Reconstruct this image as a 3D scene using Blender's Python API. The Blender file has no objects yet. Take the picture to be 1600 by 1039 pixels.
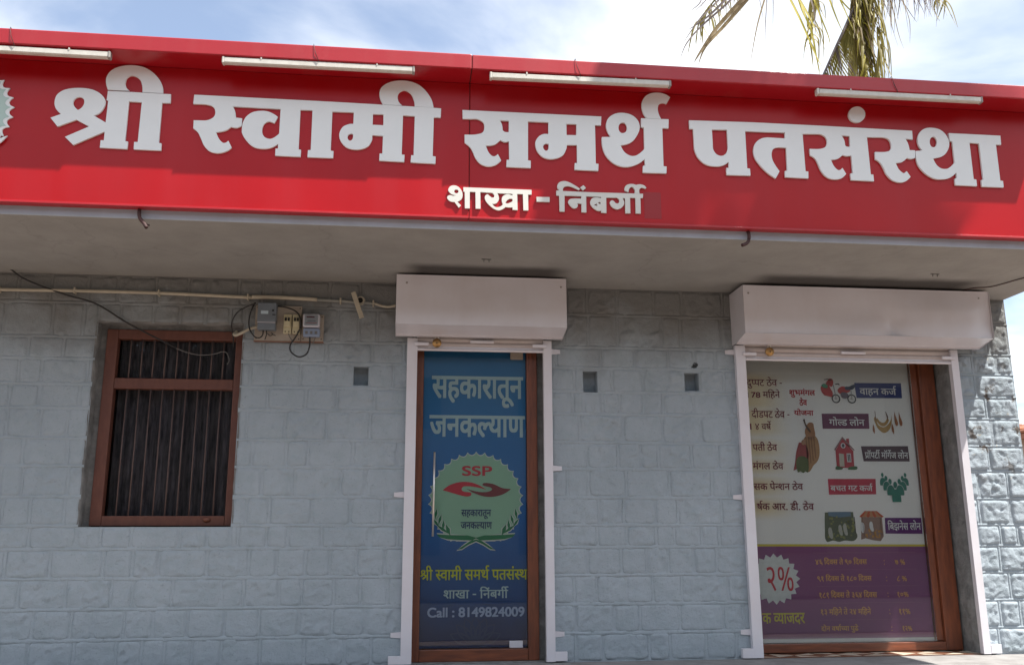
# Street-front view of a small cooperative bank branch: red fascia sign, painted stone wall, two shuttered openings.
# Units are metres. The wall face is the plane Y = 0, the street lies towards -Y, the ground is Z = 0.
import bpy, bmesh, math, random
from mathutils import Vector, Matrix, noise

SC = bpy.context.scene
COL = SC.collection
random.seed(7)

# ------------------------------------------------------------------ camera
cam_d = bpy.data.cameras.new('camera')
cam = bpy.data.objects.new('camera', cam_d)
COL.objects.link(cam)
YAW, PITCH, ROLL = math.radians(6.59246), math.radians(12.95115), math.radians(-0.20717)
fwd = Vector((math.sin(YAW)*math.cos(PITCH), math.cos(YAW)*math.cos(PITCH), math.sin(PITCH)))
rgt = Vector((math.cos(YAW), -math.sin(YAW), 0.0))
upv = rgt.cross(fwd)
r2 = math.cos(ROLL)*rgt + math.sin(ROLL)*upv
u2 = -math.sin(ROLL)*rgt + math.cos(ROLL)*upv
m = Matrix((r2, u2, -fwd)).transposed().to_4x4()
m.translation = Vector((0.0, -6.80466, 1.5))
cam.matrix_world = m
cam_d.sensor_width = 36.0
cam_d.lens = 1435.5113/1600*36.0
cam_d.clip_start = 0.05
cam_d.clip_end = 1000.0
SC.camera = cam

# ------------------------------------------------------------------ light, sky, exposure
SUN_DIR = Vector((-0.43, 0.275, -1.0)).normalized()       # the way the light travels
EL = math.asin(-SUN_DIR.z)
AZ = math.atan2(-SUN_DIR.x, -SUN_DIR.y)
sl = bpy.data.lights.new('sun', 'SUN')
sl.energy = 4.3
sl.angle = math.radians(0.53)
sl.color = (1.0, 0.95, 0.87)
sun = bpy.data.objects.new('sun', sl)
COL.objects.link(sun)
sun.rotation_mode = 'QUATERNION'
sun.rotation_quaternion = SUN_DIR.to_track_quat('-Z', 'Y')
sun.location = (6, -4, 14)

W = bpy.data.worlds.new('World')
SC.world = W
W.use_nodes = True
wt = W.node_tree
for n in list(wt.nodes): wt.nodes.remove(n)
def wn(t, **k):
    n = wt.nodes.new(t)
    for a, b in k.items(): setattr(n, a, b)
    return n
sky = wn('ShaderNodeTexSky', sky_type='NISHITA', sun_disc=False, sun_elevation=EL, sun_rotation=AZ, air_density=1.0, dust_density=0.35, ozone_density=1.2)
tc = wn('ShaderNodeTexCoord')
sep = wn('ShaderNodeSeparateXYZ')
wt.links.new(tc.outputs['Generated'], sep.inputs[0])
zc = wn('ShaderNodeMath', operation='MAXIMUM'); zc.inputs[1].default_value = 0.06
wt.links.new(sep.outputs[2], zc.inputs[0])
dx = wn('ShaderNodeMath', operation='DIVIDE'); dy = wn('ShaderNodeMath', operation='DIVIDE')
wt.links.new(sep.outputs[0], dx.inputs[0]); wt.links.new(zc.outputs[0], dx.inputs[1])
wt.links.new(sep.outputs[1], dy.inputs[0]); wt.links.new(zc.outputs[0], dy.inputs[1])
comb = wn('ShaderNodeCombineXYZ')
wt.links.new(dx.outputs[0], comb.inputs[0]); wt.links.new(dy.outputs[0], comb.inputs[1])
mp = wn('ShaderNodeMapping')
mp.inputs['Location'].default_value = (0.0, 0.3, 0.0)
mp.inputs['Rotation'].default_value = (0, 0, 0.5)
wt.links.new(comb.outputs[0], mp.inputs[0])
nz = wn('ShaderNodeTexNoise'); nz.inputs['Scale'].default_value = 0.95; nz.inputs['Detail'].default_value = 8; nz.inputs['Roughness'].default_value = 0.5; nz.inputs['Distortion'].default_value = 0.35
wt.links.new(mp.outputs[0], nz.inputs['Vector'])
rmp = wn('ShaderNodeMapRange'); rmp.interpolation_type = 'SMOOTHSTEP'
rmp.inputs['To Min'].default_value = 0.14; rmp.inputs['From Min'].default_value = 0.36; rmp.inputs['From Max'].default_value = 0.60
wt.links.new(nz.outputs['Fac'], rmp.inputs['Value'])
mx = wn('ShaderNodeMix', data_type='RGBA')
wt.links.new(rmp.outputs[0], mx.inputs['Factor'])
wt.links.new(sky.outputs[0], mx.inputs[6])
mx.inputs[7].default_value = (6.3, 6.5, 6.75, 1)
bg = wn('ShaderNodeBackground'); bg.inputs['Strength'].default_value = 0.095
wt.links.new(mx.outputs[2], bg.inputs['Color'])
wo = wn('ShaderNodeOutputWorld')
wt.links.new(bg.outputs[0], wo.inputs['Surface'])

SC.view_settings.view_transform = 'Standard'
SC.view_settings.look = 'None'
SC.view_settings.gamma = 1.0
SC.view_settings.use_curve_mapping = False
SC.view_settings.exposure = 1.2

# ------------------------------------------------------------------ materials
def mat(name, col, rough=0.6, var=0.0, vscale=6.0, col2=None, bump=0.0, bscale=60.0, metal=0.0, coat=0.0, spec=0.5, stretch=None, coat_rough=0.05, bdist=0.01, low=0.35, high=0.65):
    m = bpy.data.materials.new(name); m.use_nodes = True
    nt = m.node_tree; b = nt.nodes['Principled BSDF']
    b.inputs['Base Color'].default_value = (*col, 1)
    b.inputs['Roughness'].default_value = rough
    b.inputs['Metallic'].default_value = metal
    b.inputs['Specular IOR Level'].default_value = spec
    b.inputs['Coat Weight'].default_value = coat
    b.inputs['Coat Roughness'].default_value = coat_rough
    vec = None
    if var or bump:
        t = nt.nodes.new('ShaderNodeTexCoord'); mpn = nt.nodes.new('ShaderNodeMapping')
        if stretch: mpn.inputs['Scale'].default_value = stretch
        nt.links.new(t.outputs['Object'], mpn.inputs[0]); vec = mpn.outputs[0]
    if var:
        n = nt.nodes.new('ShaderNodeTexNoise'); n.inputs['Scale'].default_value = vscale; n.inputs['Detail'].default_value = 7; n.inputs['Roughness'].default_value = 0.62
        nt.links.new(vec, n.inputs['Vector'])
        r = nt.nodes.new('ShaderNodeMapRange'); r.inputs['From Min'].default_value = low; r.inputs['From Max'].default_value = high; r.inputs['To Max'].default_value = var
        nt.links.new(n.outputs['Fac'], r.inputs['Value'])
        x = nt.nodes.new('ShaderNodeMix'); x.data_type = 'RGBA'
        x.inputs[6].default_value = (*col, 1); x.inputs[7].default_value = (*(col2 or [c*0.55 for c in col]), 1)
        nt.links.new(r.outputs[0], x.inputs['Factor']); nt.links.new(x.outputs[2], b.inputs['Base Color'])
    if bump:
        n = nt.nodes.new('ShaderNodeTexNoise'); n.inputs['Scale'].default_value = bscale; n.inputs['Detail'].default_value = 6; n.inputs['Roughness'].default_value = 0.6
        nt.links.new(vec, n.inputs['Vector'])
        bm_ = nt.nodes.new('ShaderNodeBump'); bm_.inputs['Strength'].default_value = bump; bm_.inputs['Distance'].default_value = bdist
        nt.links.new(n.outputs['Fac'], bm_.inputs['Height']); nt.links.new(bm_.outputs[0], b.inputs['Normal'])
    return m

M = {}
# painted stone: pale blue-grey emulsion, thin, cement-stained and toned for bounce light at the wall top, flaked by the right pier
def wall_material():
    m = bpy.data.materials.new('painted_stone'); m.use_nodes = True
    nt = m.node_tree; b = nt.nodes['Principled BSDF']; L = nt.links.new
    b.inputs['Roughness'].default_value = 0.95; b.inputs['Specular IOR Level'].default_value = 0.12
    g = nt.nodes.new('ShaderNodeNewGeometry'); s = nt.nodes.new('ShaderNodeSeparateXYZ'); L(g.outputs['Position'], s.inputs[0])
    def N(scale, det=6, r=0.6, vec=None):
        n = nt.nodes.new('ShaderNodeTexNoise'); n.inputs['Scale'].default_value = scale; n.inputs['Detail'].default_value = det; n.inputs['Roughness'].default_value = r
        L(vec or g.outputs['Position'], n.inputs['Vector']); return n.outputs['Fac']
    def RNG(v, a, c, t0=0.0, t1=1.0):
        r = nt.nodes.new('ShaderNodeMapRange'); r.inputs['From Min'].default_value = a; r.inputs['From Max'].default_value = c
        r.inputs['To Min'].default_value = t0; r.inputs['To Max'].default_value = t1; L(v, r.inputs['Value']); return r.outputs[0]
    def MTH(op, a, c):
        n = nt.nodes.new('ShaderNodeMath'); n.operation = op
        for i, v in enumerate((a, c)):
            if isinstance(v, (int, float)): n.inputs[i].default_value = v
            else: L(v, n.inputs[i])
        return n.outputs[0]
    def MIX(f, a, c):
        x = nt.nodes.new('ShaderNodeMix'); x.data_type = 'RGBA'
        for i, v in ((0, f), (6, a), (7, c)):
            if isinstance(v, tuple): x.inputs[i].default_value = (*v, 1)
            elif isinstance(v, float): x.inputs[i].default_value = v
            else: L(v, x.inputs[i])
        return x.outputs[2]
    c = MIX(RNG(N(1.3), .35, .65), (0.392, 0.448, 0.496), (0.340, 0.395, 0.440))
    c = MIX(RNG(N(9.0), .45, .75, 0, .5), c, (0.285, 0.350, 0.375))
    c = MIX(RNG(N(55.0, 3), .62, .74, 0, .45), c, (0.21, 0.245, 0.25))
    # cement stain near the soffit with bounce-light tone painted in, edge broken by noise
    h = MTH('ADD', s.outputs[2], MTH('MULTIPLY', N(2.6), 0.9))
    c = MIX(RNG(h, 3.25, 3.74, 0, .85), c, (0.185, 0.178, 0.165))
    # flaked patches on the pier to the right
    px = MTH('MULTIPLY', RNG(s.outputs[0], 4.30, 4.45), RNG(s.outputs[2], 1.9, 2.15))
    pz = MTH('MULTIPLY', px, RNG(s.outputs[2], 3.1, 2.75))
    c = MIX(MTH('MULTIPLY', pz, RNG(N(7.0), .57, .62)), c, (0.115, 0.10, 0.09))
    c = MIX(MTH('MULTIPLY', pz, RNG(N(13.0), .66, .69)), c, (0.42, 0.40, 0.34))
    # knocked-off paint above the right-hand niche
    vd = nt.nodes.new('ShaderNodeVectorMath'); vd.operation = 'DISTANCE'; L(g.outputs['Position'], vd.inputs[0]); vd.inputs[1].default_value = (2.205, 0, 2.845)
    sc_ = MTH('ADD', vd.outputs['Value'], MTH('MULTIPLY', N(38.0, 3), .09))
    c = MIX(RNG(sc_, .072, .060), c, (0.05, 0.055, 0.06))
    L(c, b.inputs['Base Color'])
    hsum = MTH('ADD', MTH('MULTIPLY', N(26.0, 8, .68), 1.0), MTH('MULTIPLY', N(150.0, 4), .22))
    bp = nt.nodes.new('ShaderNodeBump'); bp.inputs['Strength'].default_value = 0.85; bp.inputs['Distance'].default_value = 0.012
    L(hsum, bp.inputs['Height']); L(bp.outputs[0], b.inputs['Normal'])
    return m
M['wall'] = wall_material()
M['cement'] = mat('grey_cement_plaster', (0.26, 0.26, 0.255), .9, .9, 9, (0.14, 0.14, 0.14), .9, 16, bdist=.03)
M['soffit'] = mat('soffit_cement', (0.345, 0.338, 0.322), .9, .6, 3.2, (0.26, 0.255, 0.24), .35, 18)
def soffit_hood_shade():  # contact shade above the shutter hoods, painted into the soffit colour
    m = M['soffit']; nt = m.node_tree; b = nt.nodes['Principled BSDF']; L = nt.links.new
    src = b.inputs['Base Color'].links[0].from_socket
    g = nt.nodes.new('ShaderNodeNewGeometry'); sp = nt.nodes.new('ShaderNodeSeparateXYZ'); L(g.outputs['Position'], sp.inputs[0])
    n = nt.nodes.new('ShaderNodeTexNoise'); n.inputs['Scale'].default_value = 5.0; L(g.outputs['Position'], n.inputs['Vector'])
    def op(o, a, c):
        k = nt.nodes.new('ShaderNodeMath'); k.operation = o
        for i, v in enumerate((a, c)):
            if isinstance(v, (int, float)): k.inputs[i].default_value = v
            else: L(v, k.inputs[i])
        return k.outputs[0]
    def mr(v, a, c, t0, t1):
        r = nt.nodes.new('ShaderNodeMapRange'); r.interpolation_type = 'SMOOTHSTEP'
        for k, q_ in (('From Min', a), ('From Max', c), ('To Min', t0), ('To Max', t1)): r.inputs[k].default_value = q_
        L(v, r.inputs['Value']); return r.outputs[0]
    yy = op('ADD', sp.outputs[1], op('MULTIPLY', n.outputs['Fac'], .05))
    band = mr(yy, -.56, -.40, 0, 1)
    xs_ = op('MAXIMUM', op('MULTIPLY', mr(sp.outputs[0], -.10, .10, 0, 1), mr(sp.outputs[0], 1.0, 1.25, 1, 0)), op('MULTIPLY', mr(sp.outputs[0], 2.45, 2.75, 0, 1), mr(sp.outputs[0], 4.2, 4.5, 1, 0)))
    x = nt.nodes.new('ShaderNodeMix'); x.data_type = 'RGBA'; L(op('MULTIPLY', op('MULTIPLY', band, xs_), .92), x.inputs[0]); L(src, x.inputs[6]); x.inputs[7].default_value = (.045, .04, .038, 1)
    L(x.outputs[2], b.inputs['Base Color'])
soffit_hood_shade()
def soffit_cracks():
    m = M['soffit']; nt = m.node_tree; b = nt.nodes['Principled BSDF']; L = nt.links.new
    src = b.inputs['Base Color'].links[0].from_socket
    g = nt.nodes.new('ShaderNodeNewGeometry'); n = nt.nodes.new('ShaderNodeTexNoise'); n.inputs['Scale'].default_value = 2.5; n.inputs['Detail'].default_value = 6; L(g.outputs['Position'], n.inputs['Vector'])
    v = nt.nodes.new('ShaderNodeVectorMath'); v.operation = 'MULTIPLY_ADD'; L(n.outputs['Color'], v.inputs[0]); v.inputs[1].default_value = (.5, .5, .5); L(g.outputs['Position'], v.inputs[2])
    vo = nt.nodes.new('ShaderNodeTexVoronoi'); vo.feature = 'DISTANCE_TO_EDGE'; vo.inputs['Scale'].default_value = .62; L(v.outputs[0], vo.inputs['Vector'])
    r = nt.nodes.new('ShaderNodeMapRange'); r.inputs['From Max'].default_value = .006; r.inputs['To Min'].default_value = .16; r.inputs['To Max'].default_value = 0; L(vo.outputs['Distance'], r.inputs['Value'])
    x = nt.nodes.new('ShaderNodeMix'); x.data_type = 'RGBA'; L(r.outputs[0], x.inputs[0]); L(src, x.inputs[6]); x.inputs[7].default_value = (.10, .095, .09, 1); L(x.outputs[2], b.inputs['Base Color'])
soffit_cracks()
M['slab_paint'] = mat('slab_edge_paint', (0.40, 0.45, 0.52), .7, .5, 5, (0.30, 0.33, 0.37), .3, 20)
M['concrete'] = mat('plinth_concrete', (0.29, 0.28, 0.275), .85, .8, 7, (0.18, 0.17, 0.165), .4, 40)
M['ground'] = mat('dusty_ground', (0.21, 0.160, 0.130), .95, .8, .7, (0.145, 0.112, 0.092), .6, 9, bdist=.03)
M['red'] = mat('red_panel', (0.43, 0.004, 0.008), .30, .55, .8, (0.335, 0.003, 0.006), .05, 1.6, spec=.28, coat=.05, coat_rough=.15, bdist=.05)
M['red_band'] = mat('red_coping', (0.41, 0.006, 0.014), .38, .4, 3, (0.34, 0.005, 0.012), .05, 3, spec=.55, coat=.2, coat_rough=.25, bdist=.04)
def streaks(mm, col, sx, amt, lo=.5, hi=.8):
    nt = mm.node_tree; b = nt.nodes['Principled BSDF']; L = nt.links.new
    src = b.inputs['Base Color'].links[0].from_socket
    g = nt.nodes.new('ShaderNodeTexCoord'); mp_ = nt.nodes.new('ShaderNodeMapping'); mp_.inputs['Scale'].default_value = (sx, sx, .8); L(g.outputs['Object'], mp_.inputs[0])
    n = nt.nodes.new('ShaderNodeTexNoise'); n.inputs['Scale'].default_value = 1.0; n.inputs['Detail'].default_value = 5; L(mp_.outputs[0], n.inputs['Vector'])
    r = nt.nodes.new('ShaderNodeMapRange'); r.inputs['From Min'].default_value = lo; r.inputs['From Max'].default_value = hi; r.inputs['To Max'].default_value = amt; L(n.outputs['Fac'], r.inputs['Value'])
    x = nt.nodes.new('ShaderNodeMix'); x.data_type = 'RGBA'; L(r.outputs[0], x.inputs[0]); L(src, x.inputs[6]); x.inputs[7].default_value = (*col, 1); L(x.outputs[2], b.inputs['Base Color'])
    r2 = nt.nodes.new('ShaderNodeMapRange'); r2.inputs['To Min'].default_value = b.inputs['Roughness'].default_value; r2.inputs['To Max'].default_value = b.inputs['Roughness'].default_value+.25; L(r.outputs[0], r2.inputs['Value']); L(r2.outputs[0], b.inputs['Roughness'])
streaks(M['red'], (.42, .08, .10), 5, .10, .42, .75); streaks(M['red_band'], (.42, .12, .11), 6, .16)
M['red_dark'] = mat('red_ghost_patch', (0.30, 0.003, 0.006), .34, spec=.5)
M['letter'] = mat('white_acrylic', (0.83, 0.86, 0.86), .42, .45, 7, (0.77, 0.80, 0.795), spec=.35)
M['letter_small'] = mat('cream_acrylic', (0.70, 0.70, 0.65), .4, .3, 9, (0.6, 0.6, 0.56))
M['tube'] = mat('lamp_housing', (0.66, 0.64, 0.58), .45, .6, 20, (0.50, 0.48, 0.43))
M['cap'] = mat('grey_end_cap', (0.30, 0.28, 0.26), .5)
M['white_metal'] = mat('white_powder_coat', (0.73, 0.72, 0.775), .30, .6, 3, (0.66, 0.62, 0.645), .06, 5, spec=.65, coat=.3, coat_rough=.2)
streaks(M['white_metal'], (.50, .44, .42), 9, .10, .48, .78)
M['shutter'] = mat('shutter_steel', (0.62, 0.56, 0.55), .5, .5, 9, (0.5, 0.43, 0.42), .1, 8)
M['wood'] = mat('varnished_wood', (0.215, 0.062, 0.026), .42, 1.0, 5, (0.115, 0.034, 0.017), .25, 26, stretch=(7, 7, 1.0), coat=.25, coat_rough=.3)
M['wood_h'] = mat('varnished_wood_rail', (0.215, 0.062, 0.026), .42, 1.0, 5, (0.115, 0.034, 0.017), .25, 26, stretch=(1.0, 7, 7), coat=.25, coat_rough=.3)
M['wood_win'] = mat('painted_window_wood', (0.155, 0.056, 0.036), .5, 1.0, 6, (0.115, 0.040, 0.027), .2, 30, stretch=(4, 4, 1.5))
M['bar'] = mat('rusty_bar', (0.115, 0.078, 0.072), .6, .8, 20, (0.09, 0.055, 0.05))
M['curtain'] = mat('dark_curtain', (0.20, 0.175, 0.185), .9, 1.0, 5, (0.05, 0.047, 0.055), .5, 14, stretch=(7, 7, 1.2), bdist=.03)
M['dark'] = mat('dark_interior', (0.02, 0.02, 0.02), .9)
M['brass'] = mat('brass', (0.46, 0.28, 0.12), .38, metal=1.0)
M['chrome'] = mat('brushed_steel', (0.74, 0.71, 0.66), .30, metal=.75)
M['black'] = mat('black_cable', (0.018, 0.017, 0.018), .5)
M['greycable'] = mat('grey_cable', (0.17, 0.165, 0.16), .6)
M['pvc'] = mat('cream_pvc', (0.52, 0.47, 0.37), .5, .6, 12, (0.38, 0.34, 0.27))
M['pvc_grey'] = mat('painted_over_pvc', (0.30, 0.31, 0.29), .6, .5, 20, (0.22, 0.22, 0.2))
M['board'] = mat('meter_board', (0.40, 0.36, 0.31), .7, .7, 9, (0.30, 0.24, 0.19), .2, 40)
M['board_edge'] = mat('board_edge_wood', (0.24, 0.12, 0.08), .7)
M['m_grey'] = mat('meter_grey', (0.17, 0.20, 0.235), .4, .4, 20, (0.13, 0.15, 0.17))
M['m_light'] = mat('meter_light', (0.56, 0.56, 0.62), .25, coat=.5)
M['m_lcd'] = mat('meter_display', (0.50, 0.62, 0.70), .2)
M['fuse'] = mat('fuse_cream', (0.56, 0.51, 0.34), .4)
M['m_blue'] = mat('meter_terminal_blue', (0.24, 0.30, 0.42), .3)
M['rust'] = mat('rusty_iron', (0.075, 0.030, 0.027), .7, .8, 20, (0.04, 0.02, 0.02))
M['tile_brown'] = mat('brown_tile', (0.22, 0.10, 0.06), .25, .5, 8, (0.15, 0.07, 0.045), spec=.5)
M['tile_cream'] = mat('cream_tile', (0.62, 0.56, 0.45), .25, spec=.5)
M['leaf_g'] = mat('dry_frond', (0.25, 0.205, 0.19), .6, .7, 6, (0.16, 0.125, 0.12))
M['leaf_b'] = mat('brown_frond', (0.30, 0.22, 0.11), .6, .8, 3, (0.19, 0.14, 0.08))
M['leaf_y'] = mat('yellow_green_frond', (0.52, 0.45, 0.07), .5, .8, 2.5, (0.38, 0.33, 0.06))
M['leaf_o'] = mat('olive_frond', (0.33, 0.28, 0.075), .55, .8, 2.5, (0.21, 0.18, 0.05))
M['tree_leaf'] = mat('tree_leaf', (0.045, 0.070, 0.022), .6, .8, 1.5, (0.02, 0.035, 0.012))
M['trunk'] = mat('palm_trunk', (0.22, 0.19, 0.15), .9, .8, 6, (0.12, 0.1, 0.08), .5, 12)
M['house'] = mat('house_wall', (0.42, 0.34, 0.27), .9)
M['rooftile'] = mat('clay_roof', (0.36, 0.15, 0.08), .8, .7, 8, (0.2, 0.09, 0.06))
for k in ('leaf_g', 'leaf_b', 'leaf_y', 'leaf_o'):
    b = M[k].node_tree.nodes['Principled BSDF']
    tr = M[k].node_tree.nodes.new('ShaderNodeBsdfTranslucent'); tr.inputs['Color'].default_value = (*b.inputs['Base Color'].default_value[:3], 1)
    ms = M[k].node_tree.nodes.new('ShaderNodeMixShader'); ms.inputs[0].default_value = .5
    o = M[k].node_tree.nodes['Material Output']
    src = b.inputs['Base Color'].links[0].from_socket
    M[k].node_tree.links.new(src, tr.inputs['Color'])
    M[k].node_tree.links.new(b.outputs[0], ms.inputs[1]); M[k].node_tree.links.new(tr.outputs[0], ms.inputs[2]); M[k].node_tree.links.new(ms.outputs[0], o.inputs['Surface'])

def glass_material(name, tint=(0.93, 0.95, 0.95), wav=0.0, wscale=3.0, rough=0.0):
    m = bpy.data.materials.new(name); m.use_nodes = True; nt = m.node_tree
    for n in list(nt.nodes): nt.nodes.remove(n)
    o = nt.nodes.new('ShaderNodeOutputMaterial'); t = nt.nodes.new('ShaderNodeBsdfTransparent'); t.inputs[0].default_value = (*tint, 1)
    g = nt.nodes.new('ShaderNodeBsdfGlossy'); g.inputs['Roughness'].default_value = rough; f = nt.nodes.new('ShaderNodeFresnel'); f.inputs[0].default_value = 1.52
    x = nt.nodes.new('ShaderNodeMixShader')
    d = nt.nodes.new('ShaderNodeMath'); d.operation = 'MULTIPLY'; d.inputs[1].default_value = 0.85; d.use_clamp = True
    nt.links.new(f.outputs[0], d.inputs[0]); nt.links.new(d.outputs[0], x.inputs[0])
    nt.links.new(t.outputs[0], x.inputs[1]); nt.links.new(g.outputs[0], x.inputs[2]); nt.links.new(x.outputs[0], o.inputs[0])
    if wav:
        tcn = nt.nodes.new('ShaderNodeTexCoord')
        n = nt.nodes.new('ShaderNodeTexNoise'); n.inputs['Scale'].default_value = wscale; n.inputs['Detail'].default_value = 3
        nt.links.new(tcn.outputs['Object'], n.inputs['Vector'])
        bp = nt.nodes.new('ShaderNodeBump'); bp.inputs['Strength'].default_value = wav; bp.inputs['Distance'].default_value = .02
        nt.links.new(n.outputs['Fac'], bp.inputs['Height']); nt.links.new(bp.outputs[0], g.inputs['Normal'])
    return m
M['glass'] = glass_material('clear_glass', wav=.012, wscale=1.5)
M['glass_win'] = glass_material('window_glass', (0.75, 0.77, 0.80), wav=.25, wscale=9.0, rough=.03)

# ------------------------------------------------------------------ helpers
def link(name, me, m=None, parent=None, label=None, cat=None, group=None, kind=None):
    o = bpy.data.objects.new(name, me); COL.objects.link(o)
    if m is not None and me is not None and not me.materials: me.materials.append(m)
    if parent is not None: o.parent = parent
    if label: o['label'] = label
    if cat: o['category'] = cat
    if group: o['group'] = group
    if kind: o['kind'] = kind
    return o
def thing(name, label, cat, group=None, loc=(0, 0, 0)):
    o = link(name, None, None, None, label, cat, group); o.empty_display_size = .1
    return o
def fin(bm, name='mesh', smooth=False):
    me = bpy.data.meshes.new(name); bm.to_mesh(me); bm.free()
    if smooth:
        for p in me.polygons: p.use_smooth = True
    return me
def bx(bm, x0, x1, y0, y1, z0, z1, bev=0.0, seg=1):
    r = bmesh.ops.create_cube(bm, size=1.0)
    vs = r['verts']
    for v in vs: v.co = Vector((x0+(v.co.x+.5)*(x1-x0), y0+(v.co.y+.5)*(y1-y0), z0+(v.co.z+.5)*(z1-z0)))
    if bev:
        es = list({e for v in vs for e in v.link_edges})
        bmesh.ops.bevel(bm, geom=es, offset=bev, segments=seg, affect='EDGES', profile=.5)
def box(name, x0, x1, y0, y1, z0, z1, m, parent=None, bev=0.0, seg=1, **k):
    bm = bmesh.new(); bx(bm, x0, x1, y0, y1, z0, z1, bev, seg)
    return link(name, fin(bm, name), m, parent, **k)
def tube_bm(bm, pts, r, n=8, caps=True, r_end=None):
    pts = [Vector(p) for p in pts]; rings = []
    for i, p in enumerate(pts):
        a = pts[max(i-1, 0)]; c = pts[min(i+1, len(pts)-1)]; t = (c-a).normalized()
        ref = Vector((0, 0, 1)) if abs(t.z) < .95 else Vector((1, 0, 0))
        u = t.cross(ref).normalized(); v = t.cross(u)
        rr = r if r_end is None else r+(r_end-r)*i/max(1, len(pts)-1)
        rings.append([bm.verts.new(p+rr*(math.cos(2*math.pi*k/n)*u+math.sin(2*math.pi*k/n)*v)) for k in range(n)])
    for a, b in zip(rings, rings[1:]):
        for k in range(n): bm.faces.new((a[k], a[(k+1) % n], b[(k+1) % n], b[k]))
    if caps:
        bm.faces.new(rings[0][::-1]); bm.faces.new(rings[-1])
def spline(pts, sub=6):
    pts = [Vector(p) for p in pts]; out = []
    for i in range(len(pts)-1):
        p0 = pts[max(i-1, 0)]; p1 = pts[i]; p2 = pts[i+1]; p3 = pts[min(i+2, len(pts)-1)]
        for k in range(sub):
            t = k/sub
            out.append(.5*((2*p1)+(-p0+p2)*t+(2*p0-5*p1+4*p2-p3)*t*t+(-p0+3*p1-3*p2+p3)*t**3))
    out.append(pts[-1]); return out
def tube(name, pts, r, m, parent=None, n=8, smooth=True, curve=True, **k):
    bm = bmesh.new(); tube_bm(bm, spline(pts) if curve and len(pts) > 2 else pts, r, n)
    me = fin(bm, name, smooth); return link(name, me, m, parent, **k)

# outlines in the XZ plane -> flat or extruded mesh facing the street
def outline_mesh(contours, y, depth=0.0, offset=0.0, name='outline', bev=0.0):
    cu = bpy.data.curves.new(name, 'CURVE'); cu.dimensions = '2D'; cu.fill_mode = 'BOTH'
    cu.extrude = depth/2; cu.offset = offset; cu.bevel_depth = bev; cu.bevel_resolution = 1 if bev else 0
    for c in contours:
        s = cu.splines.new('POLY'); s.points.add(len(c)-1)
        for i, p in enumerate(c): s.points[i].co = (p[0], p[1], 0, 1)
        s.use_cyclic_u = True
    o = bpy.data.objects.new(name, cu); COL.objects.link(o)
    dg = bpy.context.evaluated_depsgraph_get(); dg.update()
    me = bpy.data.meshes.new_from_object(o.evaluated_get(dg))
    bpy.data.objects.remove(o); bpy.data.curves.remove(cu)
    for v in me.vertices: v.co = Vector((v.co.x, y-depth/2-v.co.z, v.co.y))
    me.materials.clear()
    return me
def catmull_closed(pts):
    """pts: (x, z, smooth). Smooth runs are rounded, corners stay sharp."""
    n = len(pts); out = []
    for i in range(n):
        p1 = pts[i]; p2 = pts[(i+1) % n]; out.append((p1[0], p1[1]))
        if not (p1[2] or p2[2]): continue
        p0 = pts[i-1]; p3 = pts[(i+2) % n]
        d = math.hypot(p2[0]-p1[0], p2[1]-p1[1])
        def tan(a, q, b, sm, other):
            if sm:
                t = Vector((b[0]-a[0], b[1]-a[1])); l = t.length or 1
                return t/l*d
            return None
        t1 = tan(p0, p1, p2, p1[2], None); t2 = tan(p1, p2, p3, p2[2], None)
        ch = Vector((p2[0]-p1[0], p2[1]-p1[1]))
        if t1 is None: t1 = ch*2-t2 if t2 is not None else ch; t1 = t1*.5+ch*.5
        if t2 is None: t2 = ch*2-t1; t2 = t2*.5+ch*.5
        for k in range(1, 4):
            t = k/4; h1 = 2*t**3-3*t*t+1; h2 = t**3-2*t*t+t; h3 = -2*t**3+3*t*t; h4 = t**3-t*t
            out.append((h1*p1[0]+h2*t1.x+h3*p2[0]+h4*t2.x, h1*p1[1]+h2*t1.y+h3*p2[1]+h4*t2.y))
    return out
def parse_outline(s):
    res = []
    for g in s.split('|'):
        cs = []
        for c in g.split('/'):
            cs.append([(float(t.rstrip('*').split(',')[0])/1000, float(t.rstrip('*').split(',')[1])/1000, t.endswith('*')) for t in c.split(' ')])
        res.append([catmull_closed(c) for c in cs])
    return res
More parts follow.
